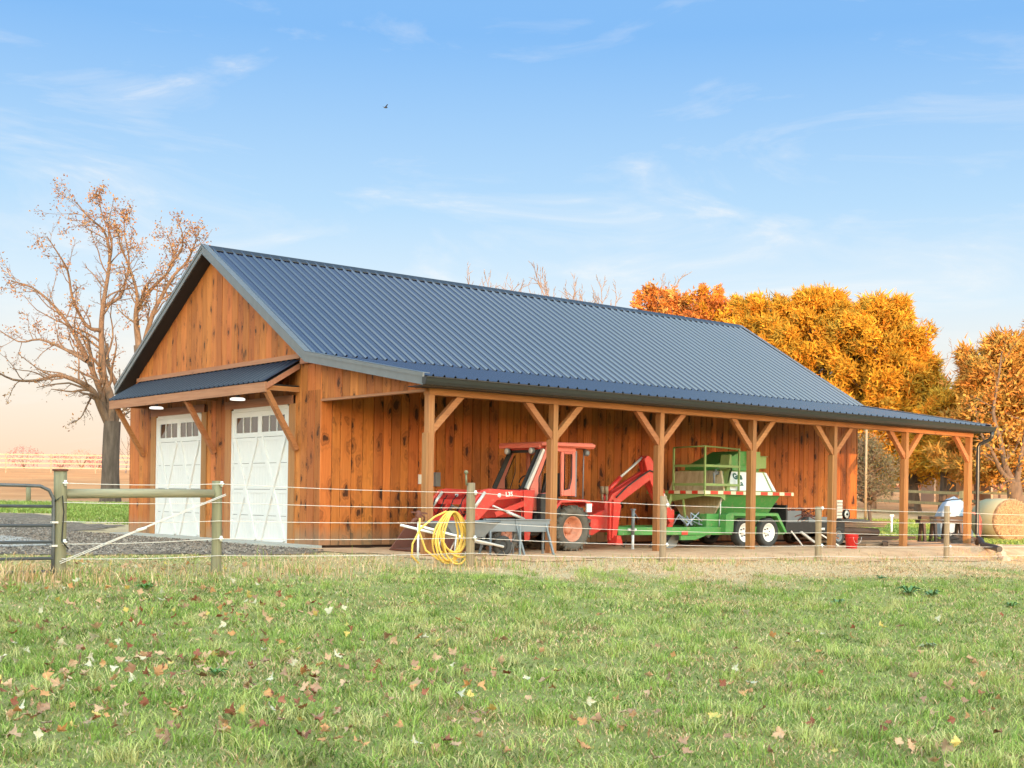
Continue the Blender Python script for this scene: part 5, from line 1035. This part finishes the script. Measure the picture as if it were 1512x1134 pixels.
crown_tree('maple_tree', 'low orange-gold maple just left of the golden pines', 1078, 68, 452, 44, 22, orng[:2] + gold[:2], .3, 700, 18, .22, .13, trunk_r=.2)
crown_tree('pine_tree', 'golden pine rising behind the far end of the barn roof', 1128, 63, 455, 78, 5, gold, .18, 1700, 26, trunk_r=.25)
crown_tree('pine_tree', 'tallest golden pine in the group behind the barn', 1205, 60, 446, 88, 6, gold, .2, 2000, 26, trunk_r=.3)
crown_tree('pine_tree', 'broad golden pine right of the tallest one', 1288, 58, 462, 84, 7, gold, .22, 1900, 26, trunk_r=.16)
crown_tree('pine_tree', 'rounded golden pine above the last lean-to bay', 1348, 57, 540, 70, 8, gold, .20, 1300, 26, trunk_r=.36)
crown_tree('pine_tree', 'low golden pine with leaning dark trunk beside the last post', 1392, 54, 595, 42, 9, gold, .34, 700, 24, trunk_r=.2, gap=.2)
crown_tree('pine_tree', 'olive pine at the right edge with thin drooping foliage', 1500, 50, 522, 112, 12, oliv, .20, 2300, 22, gap=.10, trunk_r=.3, tmat='barklit')
crown_tree('pine_tree', 'dull olive pine standing outside the right edge', 1585, 56, 470, 90, 13, oliv, .2, 1300, 20, trunk_r=.3)
crown_tree('small_tree', 'small grey-olive tree just right of the barn wall', 1286, 47, 655, 38, 14, [(.20, .17, .10), (.16, .15, .08), (.24, .18, .12)], .28, 330, 18, .14, .03, trunk_r=.07, gap=.1)
guided_tree('maple_tree', 'forked tree with glowing orange trunk at the right edge', 1500, 46, [
    ([(1502, 775), (1500, 740), (1496, 712)], .30, .26, 0, 0),
    ([(1498, 718), (1478, 700), (1462, 672), (1448, 640), (1438, 600)], .15, .03, -1, 8), ([(1498, 720), (1484, 690), (1476, 650), (1471, 610), (1476, 560), (1480, 520)], .17, .03, 1, 10), ([(1498, 720), (1505, 680), (1518, 630), (1525, 560)], .17, .03, .5, 8)],
    dict(cfgA, levels=3), 77, M['barklit'], M['barklit'], (lambda p: .35, 4, .10, .2, orng[:2] + oliv[:2]))
# distant scrub along the horizon
def scrub(name, px0, px1, c, h, cols, n_, label, cat='shrub', dens=500):
    g_ = np.random.default_rng(int(px0 + c)); res = []
    for k_ in range(n_):
        px = px0 + (px1 - px0) * (k_ + .5) / n_; cc_ = c + g_.uniform(-3, 3); x_, y_ = P2(px, cc_); z_ = float(gz(x_, y_)); hh = h * g_.uniform(.75, 1.2); wd = hh * .8
        pts = g_.normal(size=(dens, 3)); pts /= np.linalg.norm(pts, axis=1)[:, None]; pts *= g_.uniform(.45, 1, (dens, 1)) ** .5; pts = pts * [wd, wd, hh * .5] + [0, 0, hh * .52]; pts[:, 2] = np.abs(pts[:, 2])
        e = thing(name, label, cat, (x_, y_, z_), 0, 'distant ' + name.replace('_', ' ') + 's ' + label.split()[-1]); link('foliage', leaf_cloud([Vector(p) for p in pts], 2, .10 * h / 2.5, .08, cols, 'foliage'), e)
        mb = MB()
        for q in range(6): a_ = g_.uniform(0, 6.3); mb.tube([(0, 0, 0), (math.cos(a_) * wd * .3, math.sin(a_) * wd * .3, hh * .45), (math.cos(a_) * wd * .5, math.sin(a_) * wd * .5, hh * .8)], [.06, .04, .015], 5)
        mb.build('stems', M['twig'], e)
pinkc = [(.42, .12, .12), (.50, .20, .16), (.36, .10, .12)]
scrub('red_shrub', 24, 46, 150, 2.4, pinkc, 1, 'round dark pink shrub alone on the left horizon')
scrub('red_shrub', 82, 96, 152, 2.0, pinkc, 1, 'pink shrub on the horizon right behind the gate post')
scrub('orange_shrub', 108, 130, 150, 2.0, [(.55, .30, .2), (.5, .22, .15)], 1, 'low orange shrub on the horizon left of the maple')
scrub('red_shrub', 136, 152, 148, 2.2, pinkc, 1, 'pinkish shrub on the horizon touching the maple trunk')
# ---------------------------------------------------------------- woods behind the photographer (they shade the yard) and far right wood
def woods(name, cells, cols, label, leaf=.6, n_=900):
    V = []; pts = []
    for (x_, y_, h_, w_) in cells:
        z_ = float(gz(x_, y_)); q = nprng.normal(size=(n_, 3)); q /= np.linalg.norm(q, axis=1)[:, None]; q *= nprng.uniform(.5, 1, (n_, 1)) ** .4; q = q * [w_, w_, h_ * .5] + [x_, y_, z_ + h_ * .5]; pts.append(q)
    P = np.concatenate(pts); me = leaf_cloud([Vector(p) for p in P], 1, leaf, .2, cols, name); o = link(name, me); return tag(o, label, 'woods', None, 'stuff')
sf = Vector((math.sin(SUN_AZ), math.cos(SUN_AZ), 0)); pf = Vector((-sf.y, sf.x, 0))
if pf.dot(RT) < 0: pf = -pf
cells = []
l_ = -95
while l_ < 7.0:
    for row in (0, 6):
        p = CAM + sf * (60 + row) + pf * (l_ + row * .3); cells.append((p.x, p.y, 16.4 + rnd.uniform(-.8, .8), 4.6))
        cells.append((p.x + 1, p.y, 8.5, 4.8))
    l_ += 3.6
woods('woodland', cells, [(.05, .07, .02), (.08, .08, .025)], 'dense wood on the rise behind the photographer', 1.0, 900)
far = []
for k_ in range(40):
    px = 1225 + k_ * 9; c_ = 112 + rnd.uniform(-8, 8); x_, y_ = P2(px, c_); far.append((x_, y_, rnd.uniform(2.0, 4.6), rnd.uniform(1.5, 3)))
woods('far_brush', far, [(.70, .36, .24), (.75, .42, .24), (.62, .30, .26)], 'hazy pink and orange brush at the foot of the right-hand trees', .25, 420)

# ---------------------------------------------------------------- grass blades and fallen leaves
def blades(name, c, l, hgt, wid, cols, z0=None, lean=.5, dz=0.0):
    n_ = len(c); x = CAM.x + FW.x * c + RT.x * l; y = CAM.y + FW.y * c + RT.y * l; z = gz(x, y) + dz
    a = nprng.uniform(0, 2 * np.pi, n_); ln = np.abs(nprng.normal(lean, .35, n_)) * hgt; dx, dy = np.cos(a) * ln, np.sin(a) * ln; b_ = a + nprng.uniform(.6, 2.5, n_); sx, sy = np.cos(b_) * wid / 2, np.sin(b_) * wid / 2
    p0 = np.stack([x - sx, y - sy, z - .01], -1); p1 = np.stack([x + sx, y + sy, z - .01], -1); m0 = np.stack([x + dx * .35 - sx * .8, y + dy * .35 - sy * .8, z + hgt * .6], -1); m1 = np.stack([x + dx * .35 + sx * .8, y + dy * .35 + sy * .8, z + hgt * .6], -1); tp = np.stack([x + dx, y + dy, z + hgt * .92], -1)
    V = np.stack([p0, p1, m1, m0, tp], 1).reshape(-1, 3); i = np.arange(n_)[:, None] * 5; F3 = np.concatenate([i + [0, 1, 2], i + [0, 2, 3], i + [3, 2, 4]], 1).reshape(-1, 3)
    return rawmesh(name, V, F3, GRASS, False, np.repeat(cols, 5, 0))
def field(n_, c0, c1, pw=1.0):
    u = nprng.uniform(0, 1, n_); c = c0 * (c1 / c0) ** (u ** pw); l = nprng.uniform(-1, 1, n_) * (c * .43 + 3.0); return c, l
def xy(c, l): return CAM.x + FW.x * c + RT.x * l, CAM.y + FW.y * c + RT.y * l
def fbm(x, y, s, o=0): return (np.sin(x * s + 1.7 * np.sin(y * s * .7 + o)) * np.cos(y * s * 1.1 + 1.3 * np.sin(x * s * .6 + o * 2)) + .5 * np.sin(x * s * 2.3 + y * s * 1.9 + o) * np.cos(y * s * 2.7 - x * s + o * 3)) / 1.5 * .5 + .5
c, l = field(440000, 6.0, 26.0); x, y = xy(c, l); EX, EYY = [-34, -20, -9, -6, -2.5, -.3, .6], [3, 1.6, .6, -.6, -2.0, -1.6, -5.0]
keep = (y < -5.0) | ((x < .6) & (y < np.interp(x, EX, EYY)) & (c > 12)); c, l, x, y = c[keep], l[keep], x[keep], y[keep]
st = straw_mask(x, y); tuft = fbm(x, y, 2.6, 1) * .6 + fbm(x, y, .9, 4) * .4; t2 = fbm(x, y, 7, 2); keep = nprng.uniform(0, 1, len(c)) < (.35 + .65 * tuft) * (1 - .5 * st); c, l, x, y, st, tuft, t2 = (q[keep] for q in (c, l, x, y, st, tuft, t2))
n_ = len(c); gr = np.array([(.20, .29, .055), (.29, .38, .08), (.40, .44, .13), (.50, .47, .19), (.11, .19, .04)]); sw = np.array([(.68, .43, .24), (.76, .53, .32), (.52, .32, .17), (.46, .35, .16)])
mixv = nprng.uniform(0, 1, n_) + (tuft - .5) * .5; gi = np.clip((mixv * 4.6).astype(int), 0, 4); col = gr[gi]; isS = nprng.uniform(0, 1, n_) < (.16 + .80 * st + .34 * sm(.52, .72, fbm(x, y, 1.3, 9))); dk = 1 - .45 * sm(.60, .85, fbm(x, y, 3.1, 6)) * (nprng.uniform(0, 1, n_) < .7)
col = np.where(isS[:, None], sw[nprng.integers(0, 4, n_)], col) * nprng.uniform(.75, 1.22, (n_, 1)) * dk[:, None]
hg = (.014 + .034 * tuft ** 2 + .030 * sm(.62, .8, t2)) * nprng.uniform(.5, 1.6, n_) * (1 - .35 * st); wd = (.0042 + .00034 * c) * nprng.uniform(.7, 1.4, n_)
g0 = tag(link('pasture_grass', blades('pasture_grass', c, l, hg, wd, col, lean=1.6)), 'short patchy yellow-green pasture grass filling the foreground', 'grass', None, 'stuff')
# taller coarse tufts
nt_ = 1150; tc_, tl_ = field(nt_, 6.5, 20, .9); C_ = np.repeat(tc_, 42) + nprng.normal(0, .05, nt_ * 42); L2 = np.repeat(tl_, 42) + nprng.normal(0, .06, nt_ * 42); x, y = xy(C_, L2); k_ = y < -6; C_, L2 = C_[k_], L2[k_]; n_ = len(C_)
cb = np.repeat(gr[nprng.integers(0, 4, nt_)], 42, 0)[k_] * nprng.uniform(.85, 1.3, (n_, 1))
tag(link('grass_tufts', blades('grass_tufts', C_, L2, .10 * nprng.uniform(.5, 1.2, n_), .0055 * nprng.uniform(.7, 1.3, n_), cb, lean=1.05)), 'coarser green tufts standing up through the short grass', 'grass', None, 'stuff')
# dry seed grass along the fence line
n0 = 34000; x = nprng.uniform(-8.2, 16, n0); y = YF + nprng.normal(-.15, .42, n0); dn = fbm(x, y * .6, 1.1, 3); keep = nprng.uniform(0, 1, n0) < np.where(x < 1.5, .07 + .55 * sm(.5, .7, dn), .16 * (dn > .6) + .03); x, y = x[keep], y[keep]; cdx, cdy = x - CAM.x, y - CAM.y
C_ = cdx * FW.x + cdy * FW.y; L2 = cdx * RT.x + cdy * RT.y; n_ = len(C_); hh = np.where(x < 1.5, .15 + .10 * sm(.55, .8, fbm(x, y, 1.1, 3)), .09) * nprng.uniform(.35, 1.4, n_)
cb = np.where((nprng.uniform(0, 1, n_) < .66)[:, None], sw[nprng.integers(0, 3, n_)], gr[nprng.integers(0, 3, n_)]) * nprng.uniform(.8, 1.15, (n_, 1))
tag(link('dry_grass', blades('dry_grass', C_, L2, hh, .009 * nprng.uniform(.7, 1.3, n_), cb, lean=.55)), 'straw-coloured dry grass growing along the foot of the wire fence', 'grass', None, 'stuff')
# matted straw between fence and lawn on the right
n0 = 60000; x = nprng.uniform(-1, 26, n0); y = nprng.uniform(-9.5, -4.7, n0); st = straw_mask(x, y); keep = nprng.uniform(0, 1, n0) < st * np.where(y > -5.6, .10, .18 + .5 * sm(-5.8, -8.5, y) * fbm(x, y, 1.4, 5) * 1.4); x, y = x[keep], y[keep]; cdx, cdy = x - CAM.x, y - CAM.y; C_ = cdx * FW.x + cdy * FW.y; L2 = cdx * RT.x + cdy * RT.y; n_ = len(C_)
cb = sw[nprng.integers(0, 4, n_)] * nprng.uniform(.8, 1.15, (n_, 1))
tag(link('straw_mat', blades('straw_mat', C_, L2, .028 * nprng.uniform(.4, 1.6, n_), .012 * nprng.uniform(.7, 1.3, n_), cb, lean=2.2)), 'matted tan dead grass between the lawn and the lean-to', 'grass', None, 'stuff')
# green strip by the gravel and pasture beyond
for nm, lb, (pa, pb), (ca, cb_), n0 in (('verge_grass', 'bright green grass strip between the gravel and the barn track', (-120, 460), (34, 50), 42000), ('meadow_grass', 'green meadow grass beyond the lean-to on the right', (1240, 1560), (33, 50), 24000)):
    u = nprng.uniform(pa, pb, n0); C_ = nprng.uniform(ca, cb_, n0); L2 = (u - 756) / 1895 * C_; x, y = xy(C_, L2); k_ = ((x < -1) | (y > 11)) & ((C_ > 36.3) & ((C_ > 40.6) | (u > 85))) if pa < 0 else (x > 18.0); C_, L2 = C_[k_], L2[k_]; n_ = len(C_)
    cb = gr[nprng.integers(0, 3, n_)] * nprng.uniform(.8, 1.1, (n_, 1)); tag(link(nm, blades(nm, C_, L2, .10 * nprng.uniform(.5, 1.3, n_), .03 * nprng.uniform(.7, 1.3, n_), cb, lean=.8)), lb, 'grass', None, 'stuff')
# weeds with broad leaves
def weed(px, c_, s_, label, col_):
    s_ *= .72; col_ = tuple(q * 1.9 for q in col_)
    x_, y_ = P2(px, c_); e = thing('weed', label, 'plant', (x_, y_, float(gz(x_, y_)))); m_ = plain('weed_leaf', col_, .6, bmp=0)
    for k in range(12):
        a_ = k * 2.4; r_ = s_ * rnd.uniform(.5, 1); h_ = s_ * rnd.uniform(.2, .6); d_ = Vector((math.cos(a_), math.sin(a_), 0)); q = Vector((-d_.y, d_.x, 0)) * s_ * .16
        MB().add([(0, 0, .01), tuple(d_ * r_ * .5 + q + Vector((0, 0, h_))), tuple(d_ * r_ + Vector((0, 0, h_ * .7))), tuple(d_ * r_ * .5 - q + Vector((0, 0, h_))), tuple(d_ * r_ * .5 + Vector((0, 0, h_ * .8)))], [(0, 1, 4), (1, 2, 4), (2, 3, 4), (3, 0, 4)], True).build('leaf', m_, e)
weed(217, 14.6, .22, 'dark green broad-leaved weed in dry grass near the gate', (.07, .15, .03)); weed(1345, 17.5, .30, 'dark leafy weed clump at the right of the lawn', (.06, .12, .04)); weed(1378, 17.3, .28, 'dark leafy weed clump beside another at right', (.06, .11, .04)); weed(1240, 16.2, .20, 'small blue-green weed in the middle right of the lawn', (.08, .14, .07)); weed(1372, 12.2, .18, 'grey-green weed with dead stalks in the right foreground', (.14, .16, .09)); weed(1302, 20.5, .18, 'small dark weed at the edge of the tan soil', (.07, .13, .05)); weed(1496, 16.5, .2, 'dark weed close to the right border of the lawn', (.07, .13, .04)); weed(322, 9.1, .16, 'low clover-green weed in the left foreground', (.07, .16, .04))
# fallen maple leaves
OUT = []
for k in range(5):
    a_ = R(-90 + 72 * k + 180); L_s = (1, .85, .55, .55, .85)[k]
    OUT += [(a_ - R(36), .46), (a_ - R(20), .72 * L_s + .06), (a_ - R(9), .74 * L_s), (a_, 1.0 * L_s), (a_ + R(9), .74 * L_s), (a_ + R(20), .72 * L_s + .06)]
LC = {'tan': (.56, .34, .20), 'yellow': (.62, .45, .13), 'cream': (.60, .53, .37), 'red-brown': (.30, .095, .05), 'orange-brown': (.55, .27, .11), 'brown': (.36, .20, .12)}
lmeshes = {}
for nm, col_ in LC.items():
    mt = plain('leaf_' + nm.replace(' ', '_').replace('-', '_'), col_, .7, c2=tuple(q * .62 for q in col_), ns=22, bmp=.3, rv=.15)
    for v_ in range(4):
        r_ = random.Random(v_ * 7 + 1); cu_, cv_ = r_.uniform(.5, 1.9), r_.uniform(-1.2, 1.9); V = [(0, 0, 0)]
        for a_, q in OUT:
            q *= r_.uniform(.85, 1.1); px_, py_ = q * math.cos(a_), q * math.sin(a_); V.append((px_, py_, cu_ * .42 * px_ * px_ + cv_ * .40 * py_ * py_ + r_.uniform(-.14, .18)))
        n_ = len(OUT); V2 = [(a, b_, z_ - .02) for a, b_, z_ in V]; F_ = [(0, i + 1, (i + 1) % n_ + 1) for i in range(n_)]
        mb = MB().add(V, F_, True).add([(0, -.05, 0), (.04, -.5, .12), (.0, -.9, .25), (-.03, -.5, .12)], [(0, 1, 2), (0, 2, 3)]); lmeshes[(nm, v_)] = mb.mesh('fallen_leaf', mt)
cnt = 0; pts = []
while len(pts) < 620:
    c_ = 6.9 * (17.5 / 6.9) ** (rnd.random() ** 1.05); px = rnd.uniform(-30, 1540); row = 738 + 1500 / c_ * 2.05
    dens = 1.0 if px < 520 else (.42 if px < 1000 else .24)
    if c_ > 11.5: dens *= (1.1 if px < 520 else .25)
    if c_ > 14.5 and px > 420: dens *= .25
    q = .5 + .5 * math.sin(px * .021 + c_ * 1.3) * math.cos(c_ * 2.1 + px * .006)
    if rnd.random() < dens * (.35 + .65 * q): pts.append((c_, px))
pts.sort(); keys = list(LC); wts = (.42, .06, .11, .12, .13, .16)
small = []
for i, (c_, px) in enumerate(pts):
    x_, y_ = P2(px, c_); nm = rnd.choices(keys, wts)[0]; s_ = rnd.choice((.8, 1, 1, 1.25)) * rnd.uniform(.038, .056); rot = Euler((rnd.gauss(0, .6), rnd.gauss(0, .6), rnd.uniform(0, 6.3))); z_ = float(gz(x_, y_)) + .046 + .020 * rnd.random()
    me = lmeshes[(nm, rnd.randrange(4))]
    if i < 300:
        o = link('fallen_leaf', me, None, (x_, y_, z_), rot); o.scale = (s_, s_, s_)
        zone = ('far left', 'left', 'centre', 'right', 'far right')[min(4, max(0, int(px / 302.4)))]; dist = 'nearest the camera' if c_ < 7.9 else ('in the middle distance' if c_ < 9.6 else 'further up the lawn')
        sz_ = 'small' if s_ < .042 else ('large' if s_ > .055 else 'mid-sized')
        tag(o, '%s curled %s maple leaf on the lawn, %s, %s' % (sz_, nm, zone, dist), 'leaf', '%s fallen %s leaves, %s, %s' % (sz_, nm, zone, dist))
    else:
        mw = Matrix.LocRotScale(Vector((x_, y_, z_)), rot, Vector((s_, s_, s_))); small.append((me, mw, LC[nm]))
V = []; F_ = []; cc = []
for me, mw, col_ in small:
    o_ = len(V)
    for v_ in me.vertices: V.append(tuple(mw @ v_.co)); cc.append(col_)
    for p_ in me.polygons: F_.append([o_ + q for q in p_.vertices][:3])
tag(link('leaf_litter', rawmesh('leaf_litter', V, F_, GRASS, False, np.array(cc))), 'scattered small brown leaves farther off on the lawn', 'leaves', None, 'stuff')

# loose stones on the gravel driveway
n_ = 16000; cc_ = nprng.uniform(19.5, 40, n_); pxs = nprng.uniform(-60, 480, n_); L2 = (pxs - 756) / 1895 * cc_; x, y = xy(cc_, L2)
k_ = (x < -.45) & (y > np.interp(x, [-34, -20, -9, -6, -2.5, -.3], [3.2, 1.9, .9, -.3, -1.7, -1.0])) & (cc_ < 39.5); x, y, cc_ = x[k_], y[k_], cc_[k_]; n_ = len(x); z = gz(x, y) + .015
r_ = nprng.uniform(.012, .034, n_)[:, None] * (.6 + cc_[:, None] / 45); base = np.array([(1, 0, 0), (0, 1, 0), (-1, 0, 0), (0, -1, 0), (0, 0, .7)], float); a_ = nprng.uniform(0, 6.28, n_); ca, sa = np.cos(a_)[:, None], np.sin(a_)[:, None]
bx_ = base[None, :, 0] * ca - base[None, :, 1] * sa * .7; by2 = base[None, :, 0] * sa + base[None, :, 1] * ca * .7; bz = np.repeat(base[None, :, 2], n_, 0)
V = np.stack([x[:, None] + bx_ * r_, y[:, None] + by2 * r_, z[:, None] + bz * r_], -1).reshape(-1, 3); F_ = (np.arange(n_)[:, None, None] * 5 + np.array([[0, 1, 4], [1, 2, 4], [2, 3, 4], [3, 0, 4]])).reshape(-1, 3)
cb = np.array([(.20, .15, .115), (.12, .085, .062), (.34, .27, .215), (.07, .05, .04), (.25, .17, .12)])[nprng.integers(0, 5, n_)]
stm, t, b = newmat('gravel_stones'); va = N(t, 'ShaderNodeVertexColor', layer_name='tint'); t.links.new(va.outputs[0], b.inputs['Base Color']); b.inputs['Roughness'].default_value = .9
tag(link('gravel_stones', rawmesh('gravel_stones', V, F_, stm, False, np.repeat(cb, 5, 0))), 'loose grey-brown stones on the driveway before the garage doors', 'gravel', None, 'stuff')
